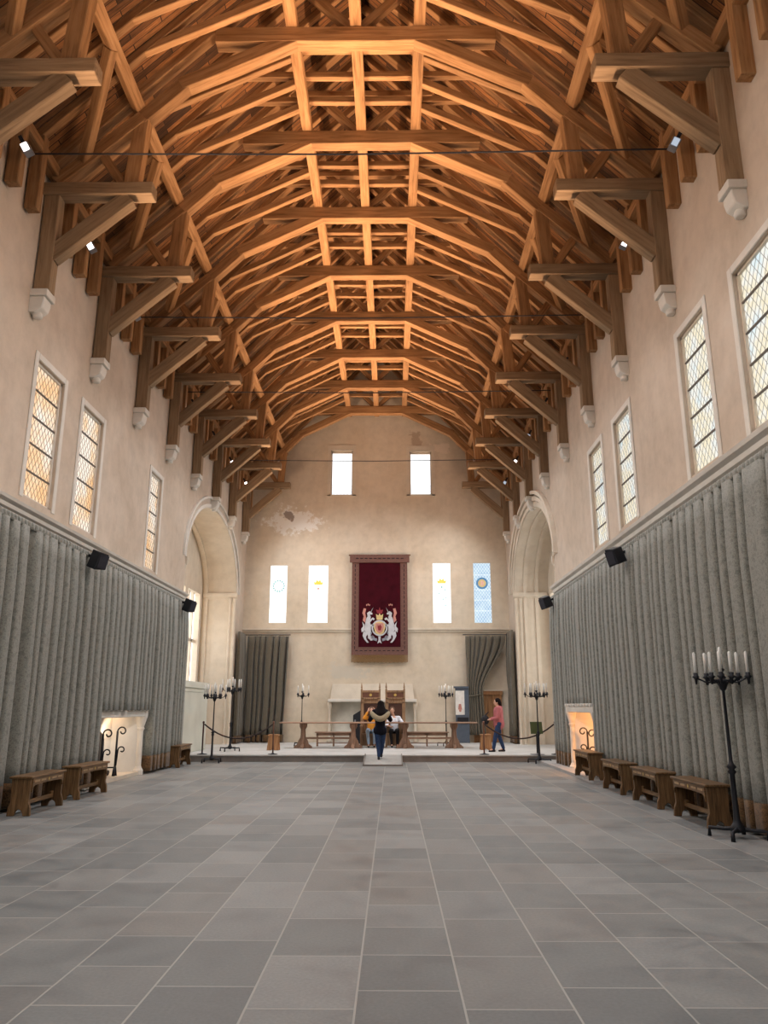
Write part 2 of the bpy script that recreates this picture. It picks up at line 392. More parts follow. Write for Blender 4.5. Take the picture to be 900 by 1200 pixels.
    for yy in (AY0, AY1):
        s_ = 1 if yy == AY0 else -1
        mo.prism([(yy, AZ - .25), (yy + s_ * .12, AZ - .12), (yy + s_ * .12, AZ), (yy, AZ)], 'x', *sorted((X - sg * .06, X + sg * 1.3)))
        for dx in (.05, .22): mo.lathe([(.075, 0), (.075, .2), (.055, .25), (.055, AZ - .4), (.08, AZ - .3), (.09, AZ - .22)], (X + sg * dx, yy + s_ * .03, 0), 12)
    struct(mo.build('trim_jamb_' + side, STONEC))
# left: low pale screen wall closing the near part of the bay
mb = MB(); mb.box(WL - .45, WL - .12, 22.82, 27.2, DZ, 2.18); mb.box(WL - .5, WL - .07, 22.82, 27.25, 2.18, 2.38); mb.box(WL - .47, WL - .1, 22.82, 27.22, 2.05, 2.1)
struct(mb.build('wall_screen', SCREENP, bevel=.01))

# end wall with openings
EW_LOW = [(-5.18, -4.46, 5.0, 7.44), (-3.55, -2.72, 5.0, 7.44), (1.72, 2.47, 4.99, 7.53), (3.44, 4.17, 4.99, 7.53)]
EW_UP = [(-2.68, -1.72, 10.56, 12.60), (.78, 1.74, 10.56, 12.55)]
def xwall(x0, x1, y0, y1, z0, z1, holes):
    mb = MB(); xs = sorted({x0, x1, *[h[0] for h in holes], *[h[1] for h in holes]})
    for a, b in zip(xs, xs[1:]):
        hs = sorted([h for h in holes if h[0] <= a and h[1] >= b], key=lambda h: h[2]); z = z0
        for h in hs: mb.box(a, b, y0, y1, z, h[2]); z = h[3]
        mb.box(a, b, y0, y1, z, z1)
    return mb
FP = (-2.5, .86, 0, 1.8)
mb = xwall(WL - .9, WR + .9, YE, YE + .9, 0, 13.6, EW_LOW + EW_UP + [FP])
mb.prism([(WL - .9, 13.6), (WR + .9, 13.6), (CX + 1.0, 17.6), (CX - 1.0, 17.6)], 'y', YE, YE + .9)
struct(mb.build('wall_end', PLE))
struct(MB().box(FP[0] - .1, FP[1] + .1, YE + .38, YE + .95, 0, 1.9).build('wall_firebox', plain('hearth_back', (.66, .63, .56), .9, 0, .1, .2, 2)))
# floor, dais, ramp, kerb
struct(MB().box(WL - 3, WR + 3, YB, YE + 1, -.3, 0).build('floor', FLAGS))
struct(MB().box(WL - 2.0, WR + 2.0, DY + .03, YE, 0, DZ - .035).build('floor_dais_riser', GREYST))
struct(MB().box(WL - 2.0, WR + 2.0, DY, YE + .8, DZ - .035, DZ).build('floor_dais', DAIST))
o = MB().add([(-.83, 22.35, 0), (.28, 22.35, 0), (.28, DY, 0), (-.83, DY, 0), (-.83, 22.35, .03), (.28, 22.35, .03), (.28, DY + .02, DZ + .01), (-.83, DY + .02, DZ + .01)],
             [(3, 2, 1, 0), (4, 5, 6, 7), (0, 1, 5, 4), (1, 2, 6, 5), (2, 3, 7, 6), (3, 0, 4, 7)]).build('access_ramp', plain('ramp_grey', (.34, .33, .31), .8))
tag(o, 'low grey ramp leading up onto the dais behind the walking visitor', 'ramp')
mb = MB()
for x in (-.83, .25): mb.beam((x + .015, 22.35, .045), (x + .015, DY + .02, DZ + .025), .03, .03, (1, 0, 0))
mb.box(-.83, .28, 22.33, 22.36, 0, .045); mb.build('ramp_edging', GREYST, o)
o = MB().box(4.28, WR, 17.3, DY, 0, .07).build('trim_hearth_kerb', plain('kerb_grey', (.36, .35, .34), .8)); struct(o)
# unseen back wall; glowing panes added to throw daylight from behind the viewer
mb = xwall(WL - .9, WR + .9, YB - .9, YB, 0, 17.6, [(-4.6, -2.6, 3.2, 8.6), (-1.7, .4, 3.2, 9.6), (1.3, 3.3, 3.2, 8.6)])
struct(mb.build('wall_back', PL))
for i, (a, b_, c_, d_) in enumerate([(-4.6, -2.6, 3.2, 8.6), (-1.7, .4, 3.2, 9.6), (1.3, 3.3, 3.2, 8.6)]):
    struct(MB().box(a, b_, YB - .5, YB - .45, c_, d_).build('window_back', GL_BAY))
# roof boarding
def rz(u): return 12.6 + (4.12 - u) * 1.05      # underside of the rafters
for nm, s in (('ceiling_left', -1), ('ceiling_right', 1)):
    pr = [(CX + s * 6.4, rz(6.4) + .17), (CX, rz(0) + .17), (CX, rz(0) + .25), (CX + s * 6.4, rz(6.4) + .25)]
    struct(MB().prism(pr, 'y', YB - .9, YE + .9).build(nm, BOARDS))

# ------------------------------------------------------------------ side windows
def lattice(mb, y0, y1, z0, z1, x, dy, dz, w=.006, t=.006):
    """diagonal lead cames clipped to the pane, in the plane x"""
    H = z1 - z0; W = y1 - y0; k = dz / dy
    for sgn in (1, -1):
        c = -W * k - H if sgn > 0 else 0
        lines = []
        n = int((W * k + H) / dz) + 2
        for i in range(-n, n + 1):
            c = i * dz
            # z = z0 + c + sgn*k*(y-y0)
            ps = []
            for yy in (y0, y1):
                zz = z0 + c + sgn * k * (yy - y0)
                if z0 <= zz <= z1: ps.append((yy, zz))
            for zz in (z0, z1):
                yy = y0 + (zz - z0 - c) / (sgn * k)
                if y0 < yy < y1: ps.append((yy, zz))
            if len(ps) >= 2 and (Vector(ps[0]) - Vector(ps[1])).length > .02:
                mb.beam((x, *ps[0]), (x, *ps[1]), t, w, (1, 0, 0))
LB = {0: 'tall amber-lit lattice window on the left wall, nearest the camera', 1: 'x', 2: 'x'}
num = 0
for side, X, sg, wins, GL, LM in (('left', WL, -1, LW, GL_L, LEAD), ('right', WR, 1, RW, GL_R, LEADP)):
    for i, (y0, y1, z0, z1) in enumerate(wins):
        num += 1
        xg = X + sg * .09
        w = struct(MB().box(*sorted((xg, xg + sg * .02)), y0, y1, z0, z1).build('window_%d' % num, GL))
        m1 = MB(); lattice(m1, y0, y1, z0, z1, xg - sg * .012, .14, .20, .0065 if side == 'left' else .0048)
        m1.build('lead_lattice', LM, w)
        m2 = MB()
        for q in range(1, 5): zz = z0 + (z1 - z0) * q / 5; m2.box(*sorted((xg - sg * .03, xg)), y0, y1, zz - .012, zz + .012)
        m2.build('saddle_bar', BARM, w)
        m3 = MB(); fw = .045
        for (a, b_, c_, d_) in ((y0 - .001, y0 + fw, z0, z1), (y1 - fw, y1 + .001, z0, z1), (y0, y1, z0, z0 + fw), (y0, y1, z1 - fw, z1)):
            m3.box(*sorted((X + sg * .05, xg)), a, b_, c_, d_)
        m3.build('window_frame', STONEC if side == 'right' else STONE, w)
        m4 = MB(); g = .13
        for (a, b_, c_, d_) in ((y0 - g, y0, z0 - .05, z1 + g), (y1, y1 + g, z0 - .05, z1 + g), (y0, y1, z1, z1 + g)):
            m4.box(*sorted((X - sg * .022, X + sg * .002)), a, b_, c_, d_)
        m4.build('window_surround', STONE, w, bevel=.012)
    for a, b_ in BACKWIN:
        num += 1; struct(MB().box(*sorted((X + sg * .16, X + sg * .2)), a, b_, 5.1, 7.5).build('window_%d' % num, GL))
# end wall windows
def ylattice(mb, x0, x1, z0, z1, y, dx, dz, w=.012):
    t = MB(); lattice(t, x0, x1, z0, z1, y, dx, dz, w)
    mb.add([(q[1], q[0], q[2]) for q in t.v], t.f)
def ring(mb, cx, y, cz, r0, r1, seg=20, th=.01):
    for i in range(seg):
        a, b_ = 2 * PI * i / seg, 2 * PI * (i + 1) / seg
        q = [(cx + r0 * math.cos(a), cz + r0 * math.sin(a)), (cx + r1 * math.cos(a), cz + r1 * math.sin(a)), (cx + r1 * math.cos(b_), cz + r1 * math.sin(b_)), (cx + r0 * math.cos(b_), cz + r0 * math.sin(b_))]
        mb.hexa([(p[0], y, p[1]) for p in q], [(p[0], y + th, p[1]) for p in q])
def disc(mb, cx, y, cz, r, seg=20, th=.01, rz_=None):
    rz_ = rz_ or r
    mb.prism([(cx + r * math.cos(2 * PI * i / seg), cz + rz_ * math.sin(2 * PI * i / seg)) for i in range(seg)], 'y', y, y + th)
G_TEAL = emit('stained_teal', [(.45, .75, .72), (.6, .85, .8)], .9, 8)
G_YEL = emit('stained_yellow', [(1., .78, .08), (1., .88, .25)], 1.0, 8)
G_PINK = emit('stained_pink', [(.9, .45, .35), (.95, .65, .5)], .9, 8)
G_BLUE = emit('stained_blue', [(.10, .28, .55), (.2, .4, .6)], .8, 8)
G_ORG = emit('stained_orange', [(.75, .5, .2), (.85, .62, .3)], .9, 8)
for i, (x0, x1, z0, z1) in enumerate(EW_LOW):
    num += 1; yg = YE + .10
    w = struct(MB().box(x0, x1, yg, yg + .03, z0, z1).build('window_%d' % num, GL_B if i == 3 else GL_E))
    cx = (x0 + x1) / 2; zc = z0 + (z1 - z0) * .66; y = yg - .02
    if i == 0:
        m = MB()
        for k in range(14):
            a = 2 * PI * k / 14; disc(m, cx + .23 * math.cos(a), y, zc + .23 * math.sin(a) - .05, .045, 8)
        m.build('wreath_emblem', G_TEAL, w)
    elif i in (1, 2):
        m = MB(); zc += .08
        m.prism([(cx - .17, zc - .08), (cx + .17, zc - .08), (cx + .2, zc + .06), (cx + .12, zc + .02), (cx + .07, zc + .14), (cx, zc + .06), (cx - .07, zc + .14), (cx - .12, zc + .02), (cx - .2, zc + .06)], 'y', y, y + .01)
        m.build('crown_emblem', G_YEL, w)
        m = MB(); disc(m, cx, y, zc - .24, .05, 10)
        if i == 2:
            for (a, b_) in ((-.12, -.5), (.14, -.35), (.05, -.75), (.18, -.7), (.15, -1.0)): m.prism([(cx + a - .05, zc + b_ - .03), (cx + a + .05, zc + b_ - .03), (cx + a, zc + b_ + .05)], 'y', y, y + .01)
        else:
            for a in (-.2, 0, .2): m.box(cx + a - .02, cx + a + .02, y, y + .01, zc - .74, zc - .71)
        m.build('pendant_emblem', G_PINK if i == 1 else G_TEAL, w)
    else:
        m = MB(); ylattice(m, x0, x1, z0, z1, y + .01, .12, .17, .012)
        for zz in (.38, .55, .2, .8): m.box(x0, x1, y, y + .01, z0 + (z1 - z0) * zz - .01, z0 + (z1 - z0) * zz + .01)
        m.build('lead_lattice', emit('bright_came', [(.85, .92, 1.), (.95, 1, 1)], 1.1, 5), w)
        m = MB(); ring(m, cx, y - .012, zc, .17, .25); m.build('wreath_emblem', G_BLUE, w)
        m = MB(); disc(m, cx, y - .012, zc, .17); m.build('roundel_emblem', G_ORG, w)
        m = MB(); m.prism([(cx - .06, zc - .1), (cx + .06, zc - .1), (cx + .09, zc + .02), (cx + .02, zc + .12), (cx - .05, zc + .1)], 'y', y - .02, y - .01); m.build('figure_emblem', G_PINK, w)
for i, (x0, x1, z0, z1) in enumerate(EW_UP):
    num += 1; yg = YE + .20
    w = struct(MB().box(x0 + .03, x1 - .03, yg, yg + .03, z0, z1 - .05).build('window_%d' % num, GL_U))
    m = MB()
    for (a, b_, c_, d_) in ((x0 + .001, x0 + .05, z0, z1), (x1 - .05, x1 - .001, z0, z1), (x0 + .001, x1 - .001, z1 - .10, z1 - .001)): m.box(a, b_, yg - .06, yg + .1, c_, d_)
    m.build('window_frame', STONEC, w)
    m = MB(); ylattice(m, x0 + .05, x1 - .05, z0, z0 + .5, yg - .01, .15, .12, .014); m.build('lead_lattice', emit('blue_came%d' % i, [(.35, .5, .6), (.45, .6, .7)], .8, 5), w)
    m = MB(); g = .14
    for (a, b_, c_, d_) in ((x0 - g, x0, z0 - .06, z1 + g + .1), (x1, x1 + g, z0 - .06, z1 + g + .1), (x0, x1, z1, z1 + g + .1), (x0 - g, x1 + g, z0 - .08, z0)): m.box(a, b_, YE - .02, YE + .05, c_, d_)
    m.build('window_surround', STONEC, w)

# ------------------------------------------------------------------ cornices
def cornice(name, X, sg, z0, z1, y0, y1):
    h = z1 - z0
    prof = [(0, 0), (.06, 0), (.08, .25 * h), (.12, .35 * h), (.13, .6 * h), (.20, .75 * h), (.22, .95 * h), (.10, h), (0, h)]
    struct(MB().prism([(X + sg * .02 - sg * p if p else X + sg * .02, z0 + q) for p, q in prof], 'y', y0, y1).build(name, STONE))
cornice('trim_cornice_left', WL, -1, 4.62, 4.86, YB, 22.75)
cornice('trim_cornice_right', WR, 1, 4.76, 5.06, YB, 22.75)
m = MB(); m.prism([(YE + .02, 4.58), (YE - .05, 4.6), (YE - .07, 4.66), (YE - .12, 4.70), (YE - .12, 4.76), (YE + .02, 4.78)], 'x', WL, WR)
struct(m.build('trim_cornice_end', STONEC))

# ------------------------------------------------------------------ roof carpentry
ZB = 8.62
def P(u, z, y=0.): return (u, y, z - ZB)
def make_truss():
    t = empty('roof_truss')
    W = .26
    for s in (-1, 1):
        timber('wall_post', P(s * 5.42, ZB), P(s * 5.42, 10.52), W - .03, .28, OAKDAY, t)
        timber('hammer_beam', P(s * 5.75, 10.64), P(s * 3.62, 10.64), W + .03, .25, OAKDAY, t)
        timber('brace', P(s * 5.36, 9.32), P(s * 4.05, 10.50), W - .05, .30, OAKDAY, t)
        timber('hammer_post', P(s * 4.03, 10.76), P(s * 3.93, 12.2), W - .035, .27, OAK, t)
        timber('principal_rafter', P(s * 5.40, 10.80), P(s * 3.92, 12.20), W - .014, .24, OAK, t)
        timber('raking_strut', P(s * 4.62, 11.42), P(s * 4.16, 10.74), W * .6, .17, OAK, t)
        timber('arch_brace', P(s * 3.98, 12.12), P(s * 3.14, 12.99), W - .022, .26, OAK, t)
        timber('arch_rib', P(s * 3.28, 12.90), P(s * 1.10, 13.985), W - .008, .27, OAK, t)
        timber('upper_rafter', P(s * 5.5, rz(5.5) + .09), P(s * .08, rz(.08) + .09), W - .04, .20, OAK, t)
        timber('king_strut', P(s * .10, 14.22), P(s * 1.10, 15.28), W * .6, .17, OAK, t)
    timber('collar', P(-2.66, 14.0), P(2.66, 14.0), W, .34, OAK, t)
    timber('upper_collar', P(-1.62, 15.2), P(1.62, 15.2), W * .7, .16, OAK, t)
    return t
ORD = ['nearest', 'second', 'third', 'fourth', 'fifth', 'sixth', 'seventh', 'eighth', 'ninth', 'tenth']
tr0 = make_truss()
for i, k in enumerate(range(-1, 8)):
    t = tr0 if i == 0 else copy_tree(tr0)
    t.location = (CX, TY(k), ZB)
    tag(t, 'great oak hammerbeam truss, %s in line from the camera end' % ORD[i] if k < 7 else 'small-looking farthest hammerbeam truss, right in front of the end wall', 'roof truss', 'hammerbeam trusses spanning the hall')
def make_couple():
    t = empty('rafter_couple'); W = .14
    for s in (-1, 1):
        timber('rafter', P(s * 5.62, rz(5.62) + .075), P(s * .06, rz(.06) + .075), W, .15, OAK, t)
        timber('ashlar_post', P(s * 5.44, 9.78), P(s * 5.44, rz(5.44) + .02), W + .03, .22, OAK, t)
        timber('arch_brace', P(s * 4.14, 12.68), P(s * 3.76, 13.07), W - .02, .15, OAK, t)
        timber('arch_rib', P(s * 3.84, 13.01), P(s * 1.28, 14.29), W - .008, .16, OAK, t)
    timber('collar', P(-2.35, 14.44), P(2.35, 14.44), W - .014, .15, OAK, t)
    return t
cp0 = make_couple(); first = True; n = 0
for k in range(-2, 8):
    for j, off in enumerate((.68, 1.36, 2.04)):
        y = TY(k) + off
        if y > YE - .25: continue
        if k == -2 and j < 1: continue
        c = cp0 if first else copy_tree(cp0); first = False
        c.location = (CX, y, ZB)
        w = ('first', 'middle', 'last')[j]
        if k == -2: lab = 'slender oak rafter couple in front of the nearest truss, %s of its bay' % w
        elif k == 7: lab = 'slender oak rafter couple touching the end wall gable'
        else: lab = 'slender oak rafter couple, %s of three between the %s truss and the next' % (w, ORD[k + 1])
        tag(c, lab, 'rafter frame', 'slender rafter couples between the trusses')
# longitudinal timbers
def longi(name, x, z, w, d, y0, y1, lab, rot=0):
    o = timber(name, (x, y0, z), (x, y1, z), w, d, OAK, None, (math.cos(rot), 0, math.sin(rot)))
    tag(o, lab, 'purlin', 'long purlins running down the roof'); return o
longi('roof_purlin', CX, 14.28, .22, .22, YB, YE, 'long oak purlin down the middle of the roof above the collars')
longi('roof_purlin', CX - 1.22, 14.28, .22, .22, YB, YE, 'long oak purlin above the collars, left of the middle one')
longi('roof_purlin', CX + 1.22, 14.28, .22, .22, YB, YE, 'long oak purlin above the collars, right of the middle one')
longi('roof_purlin', CX - 4.03, 12.42, .20, .22, YB, YE, 'long side purlin on the left roof slope over the hammer posts', .8)
longi('roof_purlin', CX + 4.03, 12.42, .20, .22, YB, YE, 'long side purlin on the right roof slope over the hammer posts', -.8)
for s, nm in ((-1, 'left'), (1, 'right')):
    o = timber('wall_plate', (CX + s * 5.45, YB, 11.0), (CX + s * 5.45, YE, 11.0), .22, .2, OAK, None, (1, 0, 0)); tag(o, 'long oak wall plate behind the hammer beams along the %s wall' % nm, 'wall plate')
# wind braces from each principal up to the side purlin
wb = 0
for k in range(-1, 8):
    for s, nm in ((-1, 'left'), (1, 'right')):
        o = timber('wind_brace', (CX + s * 4.95, TY(k) - .05, 11.25), (CX + s * 4.05, TY(k) - 1.45, 12.36), .19, .16, OAK, None, (s * .7, 0, .7))
        tag(o, 'bright oak wind brace on the %s slope, reaching forward from the %s truss' % (nm, ORD[k + 1]), 'wind brace', 'oak wind braces under the side purlins')
# tie rods
for i, (y, lab) in enumerate(((11.0, 'thin dark tie rod across the hall, nearest the camera'), (16.6, 'thin dark tie rod across the hall, second from the camera'), (21.1, 'thin dark tie rod across the hall, third from the camera'), (27.6, 'thin dark tie rod across the hall, farthest, before the gable windows'))):
    tag(MB().tube([(WL - .02, y, 10.62), (CX, y, 10.56), (WR + .02, y, 10.62)], .014, 6).build('tie_rod', IRON), lab, 'tie rod', 'thin tie rods across the hall')
# corbels
def make_corbel():
    t = empty('stone_corbel')
    MB().box(-.2, .14, -.17, .17, -.13, 0).build('corbel_cap', STONE, t, bevel=.01)
    m = MB(); m.prism([(-.2, -.13), (-.2, -.42), (-.06, -.42), (.06, -.34), (.09, -.22), (.09, -.13)], 'y', -.14, .14); m.build('corbel_body', STONE, t, bevel=.015)
    m = MB(); m.lathe([(.05, -.06), (.08, -.05), (.085, 0), (.07, .04)], (-.06, 0, -.43), 12); m.build('corbel_boss', STONE, t, smooth=True)
    return t
cb = make_corbel(); first = True
for k in range(-1, 8):
    for s, nm in ((-1, 'left'), (1, 'right')):
        c = cb if first else copy_tree(cb); first = False
        c.location = (CX + s * 5.42, TY(k), ZB); c.rotation_euler = (0, 0, 0 if s < 0 else PI)
        tag(c, 'pale stone corbel on the %s wall carrying the %s truss' % (nm, ORD[k + 1]), 'corbel', 'stone corbels under the wall posts')
# small spotlights at wall-head level
def make_spot(warm):
    t = empty('spotlight')
    MB().box(-.03, .03, -.012, .012, -.02, .16).build('bracket', IRON, t)
    m = MB(); m.box(-.07, .07, -.10, .10, -.16, 0); m.build('housing', METALD, t, bevel=.01)
    MB().box(-.05, .05, -.115, -.10, -.14, -.02).build('lens', LAMP if warm else LENSC, t)
    return t
spA, spB = make_spot(True), make_spot(False); fa = fb = True
for k in range(-1, 7):
    for s, nm in ((-1, 'left'), (1, 'right')):
        warm = (k % 3 != 1) if s < 0 else k in (0, 2, 5)
        if warm: c = spA if fa else copy_tree(spA); fa = False
        else: c = spB if fb else copy_tree(spB); fb = False
        c.location = (CX + s * 5.22, TY(k) + 1.15, 10.35); c.rotation_euler = (0.3, s * .5, 0)
        tag(c, 'small %s box spotlight above the %s wall, just beyond the %s truss' % ('glaring' if warm else 'dim grey', nm, ORD[k + 1]), 'spotlight', 'small spotlights at the wall heads')

# ------------------------------------------------------------------ curtains
def pleat(s, seed, wl, amp):
    """irregular hanging folds: broad rounded fronts with narrow deep valleys"""
    q = s / wl + 1.1 * noise.noise(Vector((s * .75, seed, 0))) + .35 * noise.noise(Vector((s * 2.3, seed, 7)))
    k = math.floor(q); f = q - k
    h = .78 + .36 * (noise.noise(Vector((k * 3.17, seed * 1.3, 2))) * .5 + .5)
    w = .20 + .13 * noise.noise(Vector((k * 1.71, seed, 4)))
    v = 1 - math.exp(-((min(f, 1 - f)) / w) ** 2 * 2.6) * 2.6
    return amp * v * h
def curtain(path, z0, z1, seed, mat, parent, name='drape', wl=.34, amp=.085, nz=14, step=.018, gather=None, flat=1.0, ff=None):
    """path: (x0,y0)->(x1,y1); folds stand off the path normal"""
    (xa, ya), (xb, yb) = path; L = math.hypot(xb - xa, yb - ya); t = ((xb - xa) / L, (yb - ya) / L); nrm = (-t[1], t[0])
    ns = int(L / step); vs = []; fs = []
    for j in range(nz + 1):
        f = j / nz; z = z1 + (z0 - z1) * f
        if ff is not None: f = ff
        for i in range(ns + 1):
            s = L * i / ns
            sx = s + .03 * noise.noise(Vector((s * .6, f * 2.2, seed + 9)))
            a = amp * (.55 + .45 * min(1, f * 4)) * flat
            d = pleat(sx + .02 * f * math.sin(s * 3 + seed), seed, wl, a)
            q = s
            if gather: q = gather(s / L, f) * L
            vs.append((xa + t[0] * q + nrm[0] * d, ya + t[1] * q + nrm[1] * d, z))
    for j in range(nz):
        for i in range(ns):
            a = j * (ns + 1) + i; fs.append((a, a + 1, a + ns + 2, a + ns + 1))
    return MB().add(vs, fs).build(name, mat, parent, smooth=True, solid=.012)
def make_curtain(x, y0, y1, zb, zt, seed, lab, hem=True, mat=CURT):
    t = empty('hanging_curtain', (0, 0, 0)); A = -.10 if x < 0 else .10
    zmid = .42 if hem else zb
    curtain(((x, y0), (x, y1)), zmid, zt - .10, seed, mat, t, 'drape', amp=A)
    curtain(((x, y0), (x, y1)), zt - .12, zt, seed + 40, mat, t, 'heading', .13, A * .33, 3)
    if hem: curtain(((x, y0), (x, y1)), .06, zmid + .01, seed, HEM, t, 'hem', amp=A, nz=3, ff=1.)
    tag(t, lab, 'curtain', 'grey curtains along the side walls'); return t
XL, XR = WL + .185, WR - .18
make_curtain(XL, 3.0, 14.88, .06, 4.60, 1, 'long grey damask curtain on the left wall, from the near benches to the first speaker')
make_curtain(XL, 14.95, 16.3, .06, 4.60, 2, 'narrow full-length grey curtain on the left wall beside the near edge of the fireplace')
make_curtain(XL, 16.3, 19.70, 1.52, 4.60, 3, 'grey curtain ending above the left fireplace opening', hem=False)
make_curtain(XL, 19.72, 22.68, .06, 4.60, 4, 'grey curtain at the far end of the left wall, beside the bay arch')
make_curtain(XR, 3.0, 14.72, .06, 4.74, 5, 'long grey damask curtain on the right wall behind the tall candelabrum')
make_curtain(XR, 14.80, 18.45, .06, 4.74, 6, 'grey curtain on the right wall between the speaker and the fireplace')
make_curtain(XR, 18.45, 21.0, 1.62, 4.74, 7, 'grey curtain ending on top of the right fireplace', hem=False)
make_curtain(XR, 21.05, 22.72, .06, 4.74, 8, 'grey curtain at the far end of the right wall, beside the arch')
for X, z, nm, s in ((XL, 4.60, 'left', -1), (XR, 4.72, 'right', 1)):
    t = MB().tube([(X + s * .07, 3, z - .03), (X + s * .07, 22.7, z - .03)], .018, 8).build('curtain_rail', IRON)
    tag(t, 'thin dark rail carrying the curtains under the %s cornice' % nm, 'curtain rail')
# end wall curtains
t = empty('hanging_curtain'); yc = YE - .32
curtain(((-5.98, yc), (-4.25, yc)), .5, 4.42, 11, CURTE, t, 'drape', .27, -.11, gather=lambda s, f: s * (1 - .07 * f) - .02 * f)
curtain(((-6.0, yc), (-4.38, yc)), .22, .51, 11, HEM, t, 'hem', .27, -.11, 3, ff=1.)
tag(t, 'brown-grey curtain hanging at the left end of the end wall', 'curtain')
t = empty('hanging_curtain')
curtain(((WL + .16, YE - .2), (WL + .16, 30.75)), .5, 4.5, 12, CURTE, t, 'drape', .25, .06); curtain(((WL + .16, YE - .2), (WL + .16, 30.75)), .22, .51, 12, HEM, t, 'hem', .25, .06, 3)
tag(t, 'narrow dark curtain on the left side wall corner next to the end wall', 'curtain')
t = empty('hanging_curtain')
def tie(s, f):   # swept to the left and tied back at z ~ 2, hanging straight below
    g = 0.0 if f < 0 else min(1, f / .58); e = g * g * (3 - 2 * g) if g < 1 else 1
    w = 1.0 * (1 - e) + .36 * e + (.05 * (f - .58) / .42 if f > .58 else 0)
    return .03 * e * 1 + s * w + .02
curtain(((2.98, yc), (4.62, yc)), .5, 4.42, 13, CURTE, t, 'drape', .24, -.10, nz=26, gather=tie)
MB().add(*(lambda q: (q.v, q.f))(MB().tube([(3.0 + .62 * math.cos(a) * .52 + .30, yc + .13 * math.sin(a), 2.03 + .05 * math.cos(a)) for a in [2 * PI * i / 16 for i in range(17)]], .03, 8))).build('tieback', CURTE, t)
tag(t, 'brown-grey curtain tied back to the left in front of the doorway', 'curtain')
t = empty('hanging_curtain')
curtain(((WR - .12, YE - .25), (WR - .12, 30.75)), .5, 4.55, 14, CURTE, t, 'drape', .25, .07, gather=lambda s, f: s)
curtain(((WR - .12, YE - .25), (WR - .12, 30.75)), .22, .51, 14, HEM, t, 'hem', .25, .06, 3)
tag(t, 'narrow brown curtain in the right corner beyond the doorway', 'curtain')
for a, b_, nm in ((WL + .05, -4.2, 'left'), (2.9, WR - .05, 'right')):
    tag(MB().tube([(a, yc, 4.47), (b_, yc, 4.47)], .02, 8).build('curtain_rail', IRON), 'short curtain rail at the %s of the end wall' % nm, 'curtain rail')

# ------------------------------------------------------------------ fireplaces
def side_fireplace(X, s, y0, y1, ztop, lab, near_open):
    """recess splayed into the wall; s=-1 left wall, +1 right wall"""
    t = empty('stone_fireplace', (X, (y0 + y1) / 2, 0)); L = (y1 - y0) / 2
    def bx(m, a, b_, c_, d_, e, f): return m.box(*sorted((s * a, s * b_)), c_, d_, e, f)
    D = .52
    m = MB(); bx(m, D - .06, D, -L, L, 0, ztop)                       # back panel with arched firebox cut as dark panel in front
    m.build('back_panel', STONE, t)
    for q in (-1, 1):
        m = MB(); a = sorted((s * D, s * -.12))
        pts = [(s * D, q * (L - .80)), (s * D, q * L), (s * -.05, q * L), (s * -.05, q * (L - .18))]
        m.prism(pts, 'z', 0, ztop); m.build('splayed_jamb', STONE, t)
        m = MB(); cxx, cyy = s * -.02, q * (L - .14)
        m.lathe([(.15, 0), (.15, .1), (.12, .14), (.095, .2), (.09, ztop * .68), (.12, ztop * .72), (.10, ztop * .74), (.15, ztop * .86), (.17, ztop * .9), (.17, ztop)], (cxx, cyy, 0), 14)
        m.build('column', STONE, t, smooth=False)
    m = MB(); bx(m, -.16, D, -L, L, ztop - .14, ztop)
    m.build('mantel', STONE, t, bevel=.01)
    m = MB(); k = int(2 * L / .26)
    for i in range(k): yy = -L + (i + .5) * 2 * L / k; bx(m, -.2, -.1, yy - .07, yy + .07, ztop, ztop + .07)
    m.build('cresting', STONE, t, bevel=.012)
    # firebox: flat dark panel in the shape of an arched opening
    m = MB(); n = 12; w = .66; h = .78
    poly = [(-w, .1), (w, .1)] + [(w * math.cos(PI * i / n), h + .32 * math.sin(PI * i / n)) for i in range(n + 1)]
    m.prism(poly, 'x', *sorted((s * (D - .09), s * (D - .05)))); m.build('firebox', FIREDARK, t)
    m = MB(); bx(m, -.1, D, -L + .1, L - .1, 0, .08); m.build('hearth_slab', STONEC, t)
    m = MB()
    for i in range(5): m.tube([(s * .20, -.45 + i * .22, .14 + .06 * (i % 2)), (s * .40, -.35 + i * .2, .16)], .06, 8)
    m.build('log_pile', plain('burnt_log' + str(s), (.08, .06, .05), .9), t, smooth=True)
    tag(t, lab, 'fireplace'); return t
side_fireplace(WL, -1, 15.95, 19.75, 1.50, 'pale stone fireplace set in the left wall below the cut curtain', 0)
side_fireplace(WR - .12, 1, 18.25, 21.1, 1.60, 'warmly glowing stone fireplace in the right wall with a crenellated mantel', 0)
def firedog(x, y, h, s, lab):
    t = empty('fire_dog', (x, y, .08))
    def scroll(m, z, r, side):
        pts = [(0, 0, 0), (0, 0, z - r)]
        for i in range(22):
            a = PI - i * .30; rr = r * (1 - i / 30); pts.append((-s * side * (r + rr * math.cos(a)), 0, z - r + rr * math.sin(a)))
        m.tube(pts, [.024] * 2 + [.016] * 22, 8)
    m = MB(); scroll(m, h, .11, 1); m.build('standard', IRON, t, smooth=True)
    m = MB(); pts = [(-s * .02, 0, .22)]
    for i in range(18):
        a = PI - i * .32; rr = .085 * (1 - i / 26); pts.append((-s * (.04 + .085 + rr * math.cos(a)), 0, h * .52 + rr * math.sin(a)))
    m.tube(pts, .015, 8); m.build('scroll', IRON, t, smooth=True)
    for q in (-1, 1):
        MB().tube([(0, 0, .2), (0, q * .05, .12), (0, q * .09, .0)], [.03, .028, .03], 8).build('foot', IRON, t, smooth=True)
    MB().beam((0, 0, .18), (s * .4, 0, .18), .03, .03).build('log_bar', IRON, t)
    tag(t, lab, 'fire dog', 'wrought iron fire dogs')
